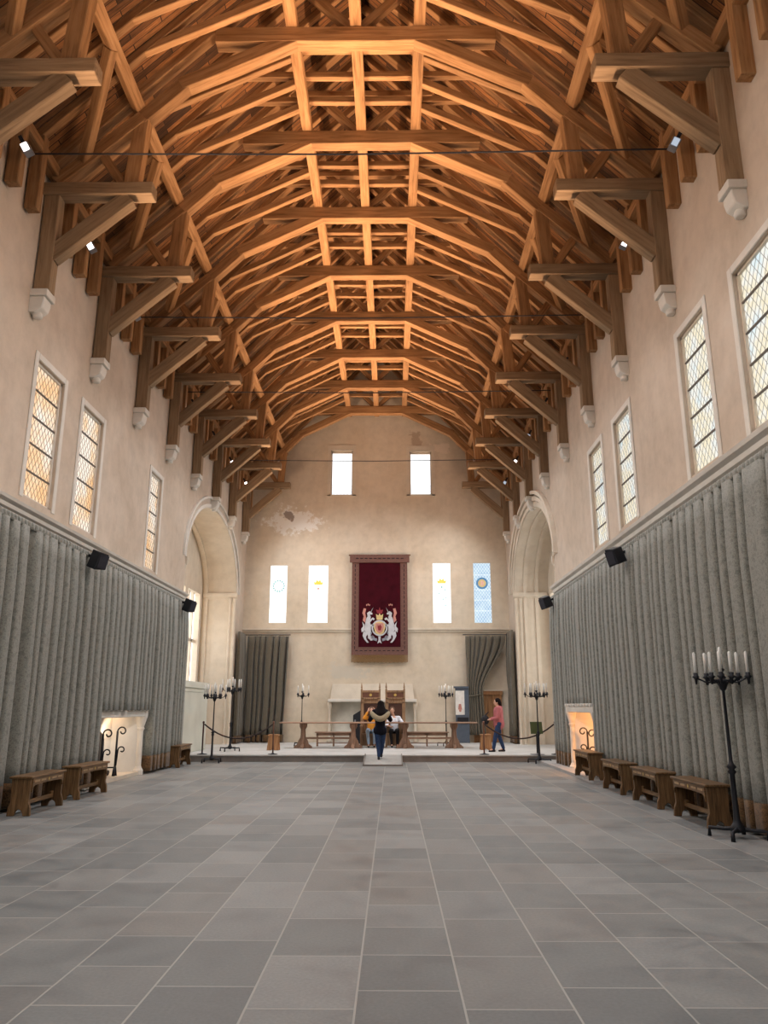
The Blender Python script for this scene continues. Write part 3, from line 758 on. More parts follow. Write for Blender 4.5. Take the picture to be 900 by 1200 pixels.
firedog(WL - .05, 17.35, 1.05, -1, 'black scrolled fire dog in the left fireplace, nearer the camera')
firedog(WL - .05, 18.25, 1.08, -1, 'black scrolled fire dog in the left fireplace, farther from the camera')
firedog(WR + .0, 19.15, 1.0, 1, 'scrolled fire dog in the glowing right fireplace, nearer the camera')
firedog(WR + .0, 20.05, 1.02, 1, 'scrolled fire dog in the glowing right fireplace, farther away')
# end wall fireplace
t = empty('great_fireplace', ((FP[0] + FP[1]) / 2, YE, DZ))
hw = (FP[1] - FP[0]) / 2
m = MB(); m.prism([(-hw - .12, 1.58), (hw + .12, 1.58), (hw + .12, 1.70), (-hw - .12, 1.70)], 'y', -.26, .02); m.build('lintel', STONE, t, bevel=.015)
m = MB(); m.hexa([(-hw - .02, -.22, 1.70), (hw + .02, -.22, 1.70), (hw + .02, .02, 1.70), (-hw - .02, .02, 1.70)], [(-hw + .04, -.05, 2.30), (hw - .04, -.05, 2.30), (hw - .04, .02, 2.30), (-hw + .04, .02, 2.30)]); m.build('hood', STONEC, t)
for q in (-1, 1):
    m = MB(); m.lathe([(.09, 0), (.09, .1), (.06, .16), (.055, 1.3), (.09, 1.4), (.10, 1.58)], (q * (hw + .06), -.05, 0), 14); m.build('jamb_column', STONEC, t, smooth=True)
tag(t, 'wide pale stone fireplace with a sloping hood behind the thrones', 'fireplace')
m = MB(); m.prism([(-1.55, DZ), (-.98, DZ), (-.98, 1.62), (-1.55, 1.28)], 'y', 31.2, 31.6)
o = m.build('sloping_case', BLACKT, bevel=.015); tag(o, 'black slant-topped case standing left of the thrones', 'case')
for i in range(2): MB().box(-1.5 + i * .45, -1.44 + i * .45, 31.17, 31.2, DZ + .1, 1.1).build('latch', METALD, o)

# ------------------------------------------------------------------ banner
def banner():
    t = empty('royal_banner', (-.53, YE - .14, 3.36)); H = 4.48; W = 1.17
    bm_ = MB(); bm_.box(-W, W, -.03, .0, .3, H)
    for i in range(11): x = -.95 + i * .19; bm_.box(x - .055, x + .055, -.04, -.029, .46, .49)
    for i in range(19):
        z = .6 + i * .19
        for s in (-1, 1): bm_.box(s * 1.03 - .014, s * 1.03 + .014, -.04, -.029, z - .06, z + .06)
    bo = bm_.build('border_cloth', BORDER, t); bo.data.materials.append(BLACKC)
    for pi_, pl in enumerate(bo.data.polygons): pl.material_index = 1 if pi_ >= 6 else 0
    MB().box(-.88, .88, -.045, -.03, .62, H - .34).build('velvet_field', MAROON, t)
    m = MB(); k = 70
    for i in range(k): x = -W + (i + .5) * 2 * W / k; m.box(x - .012, x + .012, -.028, -.004, 0 + .02 * math.sin(i * 1.3) * .5, .31)
    m.build('fringe', FRINGE, t)
    m = MB(); m.box(-W - .09, W + .09, -.09, .0, H - .32, H + .02)
    for i in range(11): x = -.95 + i * .19; m.box(x - .06, x + .06, -.10, -.089, H - .17, H - .135)
    vo = m.build('valance', BORDER, t); vo.data.materials.append(BLACKC)
    for pi_, pl in enumerate(vo.data.polygons): pl.material_index = 1 if pi_ >= 6 else 0
    MB().tube([(-W - .14, -.03, H), (W + .14, -.03, H)], .03, 10).build('pole', FRINGE, t)
    m = MB()
    for s in (-1, 1): m.box(s * .885 - .012, s * .885 + .012, -.05, -.03, .60, H - .34)
    m.box(-.89, .89, -.05, -.03, .60, .62); m.build('field_edging', BORDER, t)
    # coat of arms
    y = -.062
    zc = 1.42
    m = MB(); m.prism([(-.21, zc + .25), (.21, zc + .25), (.24, zc), (.17, zc - .22), (0, zc - .33), (-.17, zc - .22), (-.24, zc)], 'y', y, y + .012); m.build('shield', GOLDTH, t)
    m = MB(); m.prism([(-.16, zc + .18), (.16, zc + .18), (.18, zc), (.12, zc - .16), (0, zc - .25), (-.12, zc - .16), (-.18, zc)], 'y', y - .01, y); m.build('shield_field', PINKTH, t)
    m = MB(); m.prism([(-.05, zc - .12), (.05, zc - .12), (.09, zc + .02), (.03, zc + .13), (-.03, zc + .06), (-.08, zc + .12), (-.08, zc)], 'y', y - .018, y - .01); m.build('shield_lion', REDTH, t)
    m = MB(); ring(m, 0, y - .005, zc - .02, .27, .33, 22, .01); m.build('collar_chain', SILVER, t)
    m = MB(); m.prism([(-.12, zc + .32), (.12, zc + .32), (.15, zc + .56), (.05, zc + .50), (0, zc + .60), (-.05, zc + .50), (-.15, zc + .56)], 'y', y, y + .01); m.build('crown', GOLDTH, t)
    m = MB(); m.prism([(-.1, zc + .58), (.1, zc + .58), (.15, zc + .74), (.04, zc + .72), (0, zc + .86), (-.04, zc + .72), (-.15, zc + .74)], 'y', y, y + .01); m.build('crest', REDTH, t)
    for s in (-1, 1):
        m = MB()
        def pp(pts, yy=y): m.prism([(s * a, zc + b_) for a, b_ in pts], 'y', yy, yy + .012)
        # rearing supporter: body, neck, head, horn, forelegs, hind legs
        pp([(.36, -.22), (.52, -.30), (.62, -.12), (.60, .15), (.55, .38), (.46, .52), (.36, .45), (.40, .25), (.36, .05)])
        pp([(.37, .42), (.50, .48), (.52, .60), (.42, .68), (.30, .60), (.30, .54), (.40, .54)], y - .004)
        pp([(.34, .66), (.38, .64), (.26, .84)], y - .006)
        pp([(.40, .20), (.42, .30), (.28, .42), (.20, .36), (.24, .30), (.30, .33)], y - .005)
        pp([(.38, .02), (.40, .12), (.28, .14), (.20, .06), (.24, .02), (.30, .07)], y - .005)
        pp([(.50, -.28), (.66, -.12), (.70, -.34), (.62, -.50), (.52, -.62), (.44, -.62), (.54, -.48), (.56, -.38)], y - .003)
        pp([(.38, -.2), (.50, -.28), (.46, -.44), (.36, -.54), (.28, -.52), (.36, -.42)], y - .004)
        m.build('supporter', SILVER, t)
        m = MB(); m.prism([(s * a, zc + b_) for a, b_ in [(.62, -.1), (.74, -.2), (.76, -.05), (.68, .05), (.72, .25), (.62, .1)]], 'y', y + .004, y + .012); m.build('supporter_tail', SILVER, t)
        m = MB(); m.prism([(s * a, zc + b_) for a, b_ in [(.60, .2), (.70, .3), (.66, .46), (.72, .60), (.66, .80), (.56, .78), (.60, .60), (.56, .42)]], 'y', y + .002, y + .01); m.build('pennon', PINKTH, t)
        m = MB()
        for i, x in enumerate((.40, .46, .52) if s > 0 else (.42, .48, .54)): m.box(s * x - .02, s * x + .02, y, y + .01, zc + .90 + .02 * (i % 2), zc + .97 + .02 * (i % 2))
        m.build('cipher', PINKTH, t)
        m = MB(); ring(m, s * .42, y + .004, zc - .22, .06, .10, 12); ring(m, s * .30, y + .004, zc - .42, .06, .09, 12); m.prism([(s * .1, zc - .46), (s * .45, zc - .34), (s * .5, zc - .44), (s * .12, zc - .56)], 'y', y + .004, y + .014); m.build('mantling', GREYTH, t)
    m = MB(); m.prism([(-.05, zc - .36), (.05, zc - .36), (.04, zc - .5), (.09, zc - .66), (0, zc - .6), (-.09, zc - .66), (-.04, zc - .5)], 'y', y, y + .01); m.build('pendant', SILVER, t)
    tag(t, 'tall maroon velvet banner with embroidered coat of arms on the end wall', 'banner')
banner()

# ------------------------------------------------------------------ benches along the walls
def make_bench():
    L, D, H = 1.32, .31, .57
    t = empty('oak_bench')
    MB().box(-D / 2 - .02, D / 2 + .02, -L / 2 - .03, L / 2 + .03, H - .035, H).build('seat', BENCHW, t, bevel=.008)
    for s in (-1, 1):
        y = s * (L / 2 - .03)
        poly = [(-D / 2 - .02, 0), (-.07, 0), (-.05, .07), (0, .10), (.05, .07), (.07, 0), (D / 2 + .02, 0), (D / 2 + .01, .12), (D / 2 - .02, .2), (D / 2 - .01, H - .035), (-D / 2 + .01, H - .035), (-D / 2 + .02, .2), (-D / 2 - .01, .12)]
        MB().prism(poly, 'y', y - .028, y + .028).build('end_panel', BENCHV, t, bevel=.006)
        x = s * (D / 2 - .01)
        m = MB(); h = H - .035; l = L / 2 - .058
        top = [(-l, h), (l, h)]; n = 16
        low = [(l, h - .20), (l - .03, h - .13)] + [(l - .09 - (2 * l - .18) * i / n, h - .105 + .012 * math.sin(PI * i / n)) for i in range(n + 1)] + [(-l + .03, h - .13), (-l, h - .20)]
        m.prism(top + low, 'x', x - .014, x + .014); ap = m.build('apron', BENCHW, t, bevel=.003)
        m = MB(); m.prism([(0, h - .08), (.022, h - .05), (0, h - .02), (-.022, h - .05)], 'x', x - .018, x + .018)
        m.build('diamond_inlay', GOLD, ap)
        m = MB()
        for q in (-1, 1):
            for r in (.12, .36): m.box(x - .017, x + .017, q * r - (.0 if q > 0 else .18), q * r + (.18 if q > 0 else 0), h - .062, h - .034)
        m.build('carved_panel', plain('carved_light', (.36, .24, .13), .5) if 'carved_light' not in MATS else MATS['carved_light'], ap)
    m = MB(); l = L / 2 - .058
    m.box(-.02, .02, -l, l, .14, .20); m.box(-.02, .02, -l, -l + .1, .2, .24); m.box(-.02, .02, l - .1, l, .2, .24)
    m.build('stretcher', BENCHW, t, bevel=.004)
    return t
bn = make_bench(); first = True
for x, y, rzz, lab in ((-5.66, 12.92, .03, 'carved oak bench on the left, nearest the camera'), (-5.70, 15.0, -.02, 'carved oak bench on the left, in front of the fireplace edge'),
                       (-5.93, 22.35, .02, 'small-looking oak bench on the left beside the dais, alone past the fireplace'),
                       (4.42, 11.78, 0, 'carved oak bench on the right, nearest the tall candelabrum'), (4.42, 13.82, .01, 'carved oak bench on the right, second from the tall candelabrum'),
                       (4.42, 15.85, -.01, 'carved oak bench on the right, third from the tall candelabrum'), (4.36, 18.0, 0, 'carved oak bench on the right, in front of the glowing fireplace')):
    b_ = bn if first else copy_tree(bn); first = False
    b_.location = (x, y, .07 if y == 18.0 else 0); b_.rotation_euler = (0, 0, rzz); tag(b_, lab, 'bench', 'carved oak benches along the walls')

# ------------------------------------------------------------------ candelabra
def make_candelabrum(H, R, n, label, loc, rz0=0., thick=1.):
    t = empty('candelabrum', loc, rz0); zc = H - .50
    for i in range(4):
        a = PI / 4 + i * PI / 2; c, s = math.cos(a), math.sin(a)
        m = MB(); m.tube([(0, 0, .17), (c * .06, s * .06, .11), (c * .16, s * .16, .10), (c * .34, s * .34, .105), (c * .345, s * .345, .0)], [.03 * thick, .026 * thick, .02 * thick, .02 * thick, .024 * thick], 8)
        m.build('leg', IRON, t, smooth=True)
    prof = [(.02, .06), (.075 * thick, .08), (.085 * thick, .12), (.05 * thick, .17), (.035 * thick, .22), (.028 * thick, .5), (.028 * thick, .76), (.05 * thick, .79), (.03 * thick, .82), (.055 * thick, .85), (.03 * thick, .89), (.02 * thick, .93), (.016 * thick, zc - .12), (.035 * thick, zc - .10), (.05 * thick, zc - .05), (.09, zc), (.05, zc + .03), (.012, zc + .06), (.012, zc + .16)]
    m = MB(); m.lathe(prof, (0, 0, 0), 12); m.build('stem', IRON, t, smooth=True)
    m = MB(); m.tube([(R * .42 * math.cos(2 * PI * i / 24), R * .42 * math.sin(2 * PI * i / 24), zc + .01) for i in range(25)], .014, 6); m.build('crown_ring', IRON, t)
    cand = []
    for i in range(n):
        a = 2 * PI * (i + .5) / n; r = R * (1 if i % 2 == 0 else .62); c, s = math.cos(a), math.sin(a)
        m = MB(); m.tube([(c * .05, s * .05, zc), (c * r * .6, s * r * .6, zc - .015), (c * r, s * r, zc + .05)], .012, 6)
        m.lathe([(.012, -.10), (.02, -.03), (.05, .0), (.028, .015), (.03, .05)], (c * r, s * r, zc + .06), 10); m.build('arm', IRON, t, smooth=True)
        cand.append((c * r, s * r, zc + .09))
    cand.append((0, 0, zc + .16)); MB().lathe([(.012, -.03), (.045, 0), (.028, .02)], (0, 0, zc + .15), 10).build('drip_pan', IRON, t, smooth=True)
    for (x, y, z) in cand:
        m = MB(); m.lathe([(.019, 0), (.019, .27), (.012, .285), (.003, .29)], (x, y, z), 10); m.build('candle', WAX, t, smooth=True)
    tag(t, label, 'candelabrum', 'black iron candelabra'); return t
make_candelabrum(2.42, .33, 10, 'large black floor candelabrum at the right beside the nearest bench', (4.34, 10.4, 0), .2, 1.15)
make_candelabrum(2.36, .33, 10, 'black candelabrum on the hall floor left, at the foot of the dais', (-5.34, 23.7, 0), .1)
make_candelabrum(2.40, .33, 10, 'black candelabrum standing on the left end of the dais behind another', (-5.28, 26.0, DZ), .5)
make_candelabrum(2.40, .34, 10, 'black candelabrum on the hall floor right, beside the green notice', (4.30, 23.65, 0), .3)
make_candelabrum(2.28, .26, 7, 'slim candelabrum behind the left table, left of the fireplace', (-3.37, 29.5, DZ), .1, .8)
make_candelabrum(2.28, .26, 7, 'slim candelabrum behind the right table, right of the fireplace', (1.98, 29.5, DZ), .4, .8)

# ------------------------------------------------------------------ rope barriers
def make_post(mat):
    t = empty('rope_post')
    MB().lathe([(.15, 0), (.15, .015), (.05, .03), (.024, .05)], (0, 0, 0), 18).build('base_plate', IRON, t, smooth=True)
    MB().lathe([(.024, .03), (.024, .88), (.02, .9)], (0, 0, 0), 10).build('post', mat, t, smooth=True)
    MB().lathe([(.02, .89), (.036, .92), (.03, .96), (.005, .975)], (0, 0, 0), 10).build('finial', mat, t, smooth=True)
    return t
pd, pb = make_post(POSTM), make_post(RUST)
p2 = copy_tree(pd); p3 = copy_tree(pb)
for o, x, lab in ((pd, -5.76, 'leftmost dark rope post at the dais edge beside the candelabra'), (pb, -3.62, 'brown rope post at the dais edge beside the left wooden stool'), (p3, 2.76, 'brown rope post at the dais edge beside the visitor in the pink coat'), (p2, 4.92, 'rightmost dark rope post at the dais edge near the arch')):
    o.location = (x, 24.25, DZ); tag(o, lab, 'rope post', 'rope barrier posts on the dais')
for x0, x1, lab in ((-5.76, -3.62, 'sagging dark rope between the two left posts'), (2.76, 4.92, 'sagging dark rope between the two right posts')):
    pts = [(x0 + .03 + (x1 - x0 - .06) * i / 20, 24.25, DZ + .88 - .42 * (1 - ((i - 10) / 10) ** 2)) for i in range(21)]
    tag(MB().tube(pts, .022, 8).build('barrier_rope', ROPE, smooth=True), lab, 'rope')
# green notice on its stand
t = empty('notice_stand', (4.36, 24.25, DZ))
MB().lathe([(.22, 0), (.22, .02), (.03, .04)], (0, 0, 0), 18).build('base_plate', METALD, t); MB().lathe([(.025, .02), (.025, .66)], (0, 0, 0), 10).build('post', IRON, t)
m = MB(); m.hexa([(-.18, -.05, .60), (.18, -.05, .60), (.18, -.02, .60), (-.18, -.02, .60)], [(-.18, .06, .95), (.18, .06, .95), (.18, .09, .95), (-.18, .09, .95)]); m.build('notice_board', GREENB, t)
tag(t, 'square dark green notice on a post at the right dais edge', 'notice stand')

# ------------------------------------------------------------------ tables, dais benches, stools
def make_table(cx, offs, lab):
    t = empty('trestle_table', (cx, 27.9, DZ))
    MB().box(-1.66, 1.66, -.40, .40, .83, .875).build('tabletop', TABLEW, t, bevel=.008)
    for x in offs:
        m = MB()
        m.prism([(x - .32, 0), (x + .32, 0), (x + .31, .06), (x + .20, .14), (x + .16, .26), (x + .09, .36), (x + .075, .62), (x + .13, .72), (x + .13, .83), (x - .13, .83), (x - .13, .72), (x - .075, .62), (x - .09, .36), (x - .16, .26), (x - .20, .14), (x - .31, .06)], 'y', -.06, .06)
        tr = m.build('trestle', TABLEV, t, bevel=.01)
        m = MB(); m.prism([(-.38, 0), (.38, 0), (.36, .07), (.12, .14), (.08, .8), (-.08, .8), (-.12, .14), (-.36, .07)], 'x', x - .055, x + .055); m.build('cross_foot', TABLEV, tr, bevel=.008)
    m = MB(); m.box(offs[0], offs[1], -.03, .03, .30, .37); m.build('stretcher', TABLEW, t)
    tag(t, lab, 'table', 'long tables on the dais')
make_table(-2.25, (-.87, .88), 'long trestle table on the dais, left of the walking visitor')
make_table(1.28, (-.85, .86), 'long trestle table on the dais, right of the walking visitor')
def make_dbench(cx, y, L, lab):
    t = empty('long_bench', (cx, y, DZ)); h = L / 2
    MB().box(-h, h, -.17, .17, .47, .51).build('seat', TABLEW, t); MB().box(-h + .05, h - .05, -.13, -.11, .37, .47).build('apron', TABLEW, t)
    for x in (-h + .08, 0, h - .08):
        for q in (-.11, .11): MB().box(x - .025, x + .025, q - .02, q + .02, 0, .47).build('leg', TABLEW, t)
    MB().box(-h + .08, h - .08, -.12, -.09, .10, .13).build('stretcher', TABLEW, t)
    tag(t, lab, 'bench', 'plain benches behind the dais tables')
make_dbench(-2.15, 29.2, 1.35, 'plain low bench behind the left table, before the fireplace')
make_dbench(1.25, 29.2, 1.6, 'plain low bench behind the right table, before the fireplace')
def make_stool(x, y, lab):
    t = empty('wooden_stool', (x, y, DZ))
    MB().box(-.17, .17, -.2, .2, .46, .50).build('seat', DOORW, t, bevel=.005)
    for q in (-1, 1): MB().prism([(-.20, 0), (-.06, 0), (0, .06), (.06, 0), (.20, 0), (.15, .46), (-.15, .46)], 'y', q * .16 - .02, q * .16 + .02).build('end_panel', DOORW, t, bevel=.004)
    tag(t, lab, 'stool', 'small wooden stools')
make_stool(-3.95, 26.6, 'small wooden stool behind the brown rope post left of the tables')
make_stool(3.12, 26.9, 'small wooden stool left of the visitor in the pink coat')
# thrones
def make_throne():
    t = empty('oak_throne'); W = .33
    TH = wood('throne_oak', (.15, .085, .045), (.32, .195, .11), (.43, .28, .17), .5, 2, ax='z')
    for s in (-1, 1):
        MB().box(s * W - .035, s * W + .035, .2, .27, 0, 2.02).build('back_post', TH, t, bevel=.005)
        MB().lathe([(.035, 0), (.02, .03), (.035, .07), (.025, .12), (.008, .24)], (s * W, .235, 2.02), 10).build('finial', TH, t)
        MB().box(s * W - .03, s * W + .03, -.28, -.22, 0, .72).build('front_post', TH, t)
        MB().box(s * W - .04, s * W + .04, -.30, .2, .70, .745).build('arm', TH, t, bevel=.006)
        MB().box(s * W - .02, s * W + .02, -.22, .2, .08, .70).build('side_panel', TH, t)
    MB().box(-W, W, -.27, .22, .42, .46).build('seat', TH, t); MB().box(-W, W, -.24, -.21, .05, .42).build('front_panel', TH, t)
    MB().box(-W, W, .22, .25, .46, 1.96).build('back_panel', TH, t)
    m = MB(); m.box(-W, W, .17, .22, 1.90, 1.98); m.box(-W, W, .17, .22, 1.66, 1.72); m.box(-W, -W + .08, .17, .22, .46, 1.7); m.box(W - .08, W, .17, .22, .46, 1.7)
    m.box(-W, W, .17, .22, 1.52, 1.56); m.build('back_frame', TH, t, bevel=.004)
    m = MB(); m.box(-W + .04, W - .04, .19, .222, 1.72, 1.90); m.build('frieze', plain('frieze_red', (.15, .065, .04), .6) if 'frieze_red' not in MATS else MATS['frieze_red'], t)
    m = MB(); disc(m, 0, .18, 1.81, .05, 12); m.build('rosette', GOLD, t)
    m = MB(); m.box(-W + .09, W - .09, .2, .222, .8, 1.5); m.build('padding', plain('dark_leather', (.07, .03, .02), .5) if 'dark_leather' not in MATS else MATS['dark_leather'], t)
    return t
th = make_throne(); th.location = (-.80, 28.75, DZ); tag(th, 'tall carved oak throne on the left, with the woman in orange seated', 'throne', 'pair of carved thrones')
t2 = copy_tree(th); t2.location = (.10, 28.75, DZ); tag(t2, 'tall carved oak throne on the right, with the man in a white shirt seated', 'throne', 'pair of carved thrones')

# ------------------------------------------------------------------ door, panel, speakers
t = struct(empty('door_1', (3.86, YE - .02, DZ)))
m = MB(); m.box(-.62, .62, -.10, .02, 1.86, 2.02); m.box(-.58, -.50, -.08, .02, 0, 1.86); m.box(.50, .58, -.08, .02, 0, 1.86); m.build('door_frame', DOORW, t, bevel=.006)
m = MB()
for i in range(6): x = -.5 + i / 6; m.box(x + .004, x + 1 / 6 - .004, -.05, .0, .02, 1.86)
m.build('door_leaf', DOORW, t)
MB().lathe([(.03, 0), (.03, .02), (.012, .03)], (0, 0, 0), 10).build('door_handle', IRON, t, loc=(-.38, -.07, .95))
m = MB(); m.box(-.66, .66, -.12, .02, 2.02, 2.07); m.build('door_cap', STONEC, t)
t = empty('display_panel', (2.83, YE - .45, DZ))
MB().box(-.30, .24, .0, .06, 0, 2.17).build('panel_board', PANEL, t, bevel=.006)
m = MB(); m.box(-.30, .06, -.012, 0, 1.08, 2.02); m.build('poster', PAPER, t); m = MB(); disc(m, -.12, -.022, 1.24, .05, 12); m.prism([(-.2, 1.28), (-.04, 1.28), (-.08, 1.5), (-.17, 1.5)], 'y', -.02, -.012); m.build('poster_print', PINKTH, t)
MB().box(-.36, .24, -.06, .06, 2.12, 2.19).build('header', PANEL, t); MB().box(-.24, .20, -.08, .0, .80, .98).build('leaflet_box', BLACKT, t)
tag(t, 'slate-coloured display panel with a white poster left of the tied-back curtain', 'display panel')
def make_speaker():
    t = empty('wall_speaker')
    m = MB(); m.prism([(-.13, -.20), (.13, -.17), (.10, .17), (-.10, .20)], 'x', 0, .26); m.build('cabinet', SPK, t, bevel=.015)
    MB().box(.26, .275, -.10, .10, -.14, .14).build('grille', plain('grille_black', (.02, .02, .03), .7) if 'grille_black' not in MATS else MATS['grille_black'], t)
    MB().beam((-.16, 0, .02), (.02, 0, .02), .04, .06).build('bracket', IRON, t)
    return t
sp = make_speaker()
for i, (x, y, z, r, lab) in enumerate(((WL + .36, 14.9, 4.44, -.5, 'black speaker on the left wall over the middle of the curtains'), (WL + .36, 21.9, 4.44, -.5, 'black speaker on the left wall next to the bay arch'), (WR - .36, 15.0, 4.52, PI + .5, 'black speaker on the right wall over the middle of the curtains'), (WR - .36, 22.1, 4.54, PI + .5, 'black speaker on the right wall next to the arch'))):
    o = sp if i == 0 else copy_tree(sp); o.location = (x, y, z); o.rotation_euler = (0, .35, r); o.scale = (1.05, 1.05, .9)
    tag(o, lab, 'speaker', 'black wall speakers')

# ------------------------------------------------------------------ people
def remesh(mb, name, mat, parent, vox=.011, sm=4):
    o = mb.build(name + '_raw', mat)
    md = o.modifiers.new('r', 'REMESH'); md.mode = 'VOXEL'; md.voxel_size = vox
    ms = o.modifiers.new('s', 'SMOOTH'); ms.iterations = sm; ms.factor = .5
    dg = bpy.context.evaluated_depsgraph_get(); dg.update(); me = bpy.data.meshes.new_from_object(o.evaluated_get(dg)); me.name = name
    for p in me.polygons: p.use_smooth = True
    bpy.data.objects.remove(o)
    n = bpy.data.objects.new(name, me); COL.objects.link(n); n.parent = parent
    if not me.materials: me.materials.append(mat)
    return n
def hand(m, w, d, side, curl=.6):
    """palm and five fingers starting at wrist w pointing along d; side = sideways vector"""
    w, d, side = Vector(w), Vector(d).normalized(), Vector(side).normalized(); nrm = d.cross(side).normalized()
    m.cap(w, w + d * .05, .026, .03); m.cap(w + d * .03 + side * .02, w + d * .08 + side * .025, .016, .014); m.cap(w + d * .03 - side * .02, w + d * .08 - side * .022, .016, .014)
    for i, l in enumerate((.062, .072, .068, .052)):
        b0 = w + d * .085 + side * (.027 - .018 * i); b1 = b0 + d * l * .5 + nrm * l * .12 * curl; b2 = b1 + (d * (1 - curl * .6) + nrm * curl).normalized() * l * .5
        m.cap(b0, b1, .0095, .009, 8); m.cap(b1, b2, .009, .008, 8)
    t0 = w + d * .03 + side * .028; t1 = t0 + (d * .6 + side * .8).normalized() * .035; t2 = t1 + (d * .9 + side * .25).normalized() * .028
    m.cap(t0, t1, .012, .011, 8); m.cap(t1, t2, .011, .009, 8)
def head(m, c, f):
    """skin part of the head; c centre, f facing (unit, horizontal)"""
    c, f = Vector(c), Vector(f).normalized(); s = Vector((0, 0, 1)).cross(f); yaw = math.atan2(f.y, f.x)
    from mathutils import Euler
    R = Euler((0, 0, yaw))
    m.ell(c + Vector((0, 0, .02)), (.093, .074, .105), R); m.ell(c + f * .022 - Vector((0, 0, .045)), (.062, .055, .068), R)
    m.cap(c + f * .088 + Vector((0, 0, .005)), c + f * .105 - Vector((0, 0, .025)), .008, .014, 8)
    m.ell(c + f * .075 - Vector((0, 0, .062)), (.016, .026, .008), R)
    for q in (-1, 1): m.ell(c + s * q * .077 - Vector((0, 0, .005)), (.018, .009, .03), R)
def face(c, f, parent):
    c, f = Vector(c), Vector(f).normalized(); s = Vector((0, 0, 1)).cross(f)
    m = MB()
    for q in (-1, 1): m.ell(c + f * .083 + s * q * .03 + Vector((0, 0, .012)), (.009, .009, .007), None, 10, 6)
    m.build('eyes', HAIR, parent, smooth=True)
    m = MB(); m.ell(c + f * .088 - Vector((0, 0, .055)), (.008, .022, .006) if abs(f.x) > .5 else (.022, .008, .006), None, 10, 6); m.build('lips', PINKTH, parent, smooth=True)
def person(label, loc, rz_): t = empty('person', loc, rz_); tag(t, label, 'person'); return t
V = Vector
# --- walking woman seen from behind (local +y = direction she faces, away from the camera)
p = person('woman with long black hair walking up the ramp away, fur-edged dark jacket', (-.36, 23.15, 0), 0.0)
zf = .105
Hd = V((0.02, .02, zf + 1.52))
J = dict(hipL=V((-.09, 0, zf + .86)), hipR=V((.09, 0, zf + .86)), kL=V((-.06, .02, zf + .47)), aL=V((-.04, -.02, zf + .09)), kR=V((.07, .12, zf + .48)), aR=V((.03, .22, zf + .15)))
sh = {-1: V((-.17, 0, zf + 1.34)), 1: V((.17, 0, zf + 1.34))}; el = {-1: V((-.30, .08, zf + 1.12)), 1: V((.30, .08, zf + 1.12))}; wr = {-1: V((-.17, .30, zf + 1.24)), 1: V((.17, .30, zf + 1.24))}
m = MB(); head(m, Hd, (0, 1, 0)); m.cap(V((0, 0, zf + 1.36)), Hd - V((0, 0, .07)), .052, .05); m.cap(V((0, 0, zf + .95)), V((0, 0, zf + 1.3)), .12, .13)
m.cap(sh[-1], sh[1], .06, .06)
for s in (-1, 1):
    m.cap(sh[s], el[s], .045, .038); m.cap(el[s], wr[s], .036, .025); hand(m, wr[s], V((-s * .2, 1, .2)), V((-s, 0, .4)), .7)
for h, k, a in ((J['hipL'], J['kL'], J['aL']), (J['hipR'], J['kR'], J['aR'])): m.cap(h, k, .07, .05); m.cap(k, a, .048, .032); m.cap(a, a + V((0, .12, -.05)), .03, .025)
m.cap(J['hipL'], J['hipR'], .09, .09)
remesh(m, 'body', SKIN, p, .008)
m = MB(); m.cap(J['hipL'] + V((0.01, 0, .03)), J['hipR'] + V((-.01, 0, .03)), .10, .10)
for h, k, a in ((J['hipL'], J['kL'], J['aL']), (J['hipR'], J['kR'], J['aR'])): m.cap(h, k, .10, .068); m.cap(k, a + V((0, 0, .03)), .066, .047)
remesh(m, 'jeans', JEANS, p)
m = MB(); m.cap(V((0, 0, zf + .86)), V((0, 0, zf + .98)), .16, .145); m.cap(V((0, 0, zf + .98)), V((0, 0, zf + 1.28)), .145, .16); m.cap(sh[-1], sh[1], .085, .085)
m.cap(V((-.08, 0, zf + .82)), V((.08, 0, zf + .82)), .135, .135)
for s in (-1, 1): m.cap(sh[s], el[s], .075, .066); m.cap(el[s], wr[s] - (wr[s] - el[s]).normalized() * .03, .062, .045)
remesh(m, 'jacket', NAVY, p)
m = MB(); pts = [V((.25 * math.cos(a), -.06 + .17 * math.sin(a), zf + 1.15 + .17 * abs(math.cos(a)) ** 2)) for a in [PI + PI * i / 14 for i in range(15)]]
m.tube(pts, [.05 + .035 * math.sin(PI * i / 14) for i in range(15)], 10); remesh(m, 'fur_hood', FUR, p)
m = MB(); m.ell(Hd + V((0, -.015, .035)), (.105, .11, .115)); m.cap(Hd + V((0, -.03, -.0)), Hd + V((0, -.11, -.26)), .105, .165, 20); m.cap(Hd + V((-.05, -.06, -.1)), Hd + V((-.09, -.13, -.28)), .09, .10); m.cap(Hd + V((.05, -.06, -.1)), Hd + V((.08, -.13, -.24)), .09, .10)
remesh(m, 'long_hair', HAIR, p, .011, 12)
for a, nm in ((J['aL'], 0), (J['aR'], 1)):
    m = MB(); m.cap(a + V((0, -.04, -.055)), a + V((0, .13, -.065)), .036, .032); m.cap(a, a + V((0, 0, -.04)), .04, .04); remesh(m, 'shoe', BLACKT, p)
    m = MB(); m.ell(a + V((0, -.02, -.085)), (.038, .06, .013)); m.build('sole', SHOEW, p, smooth=True)
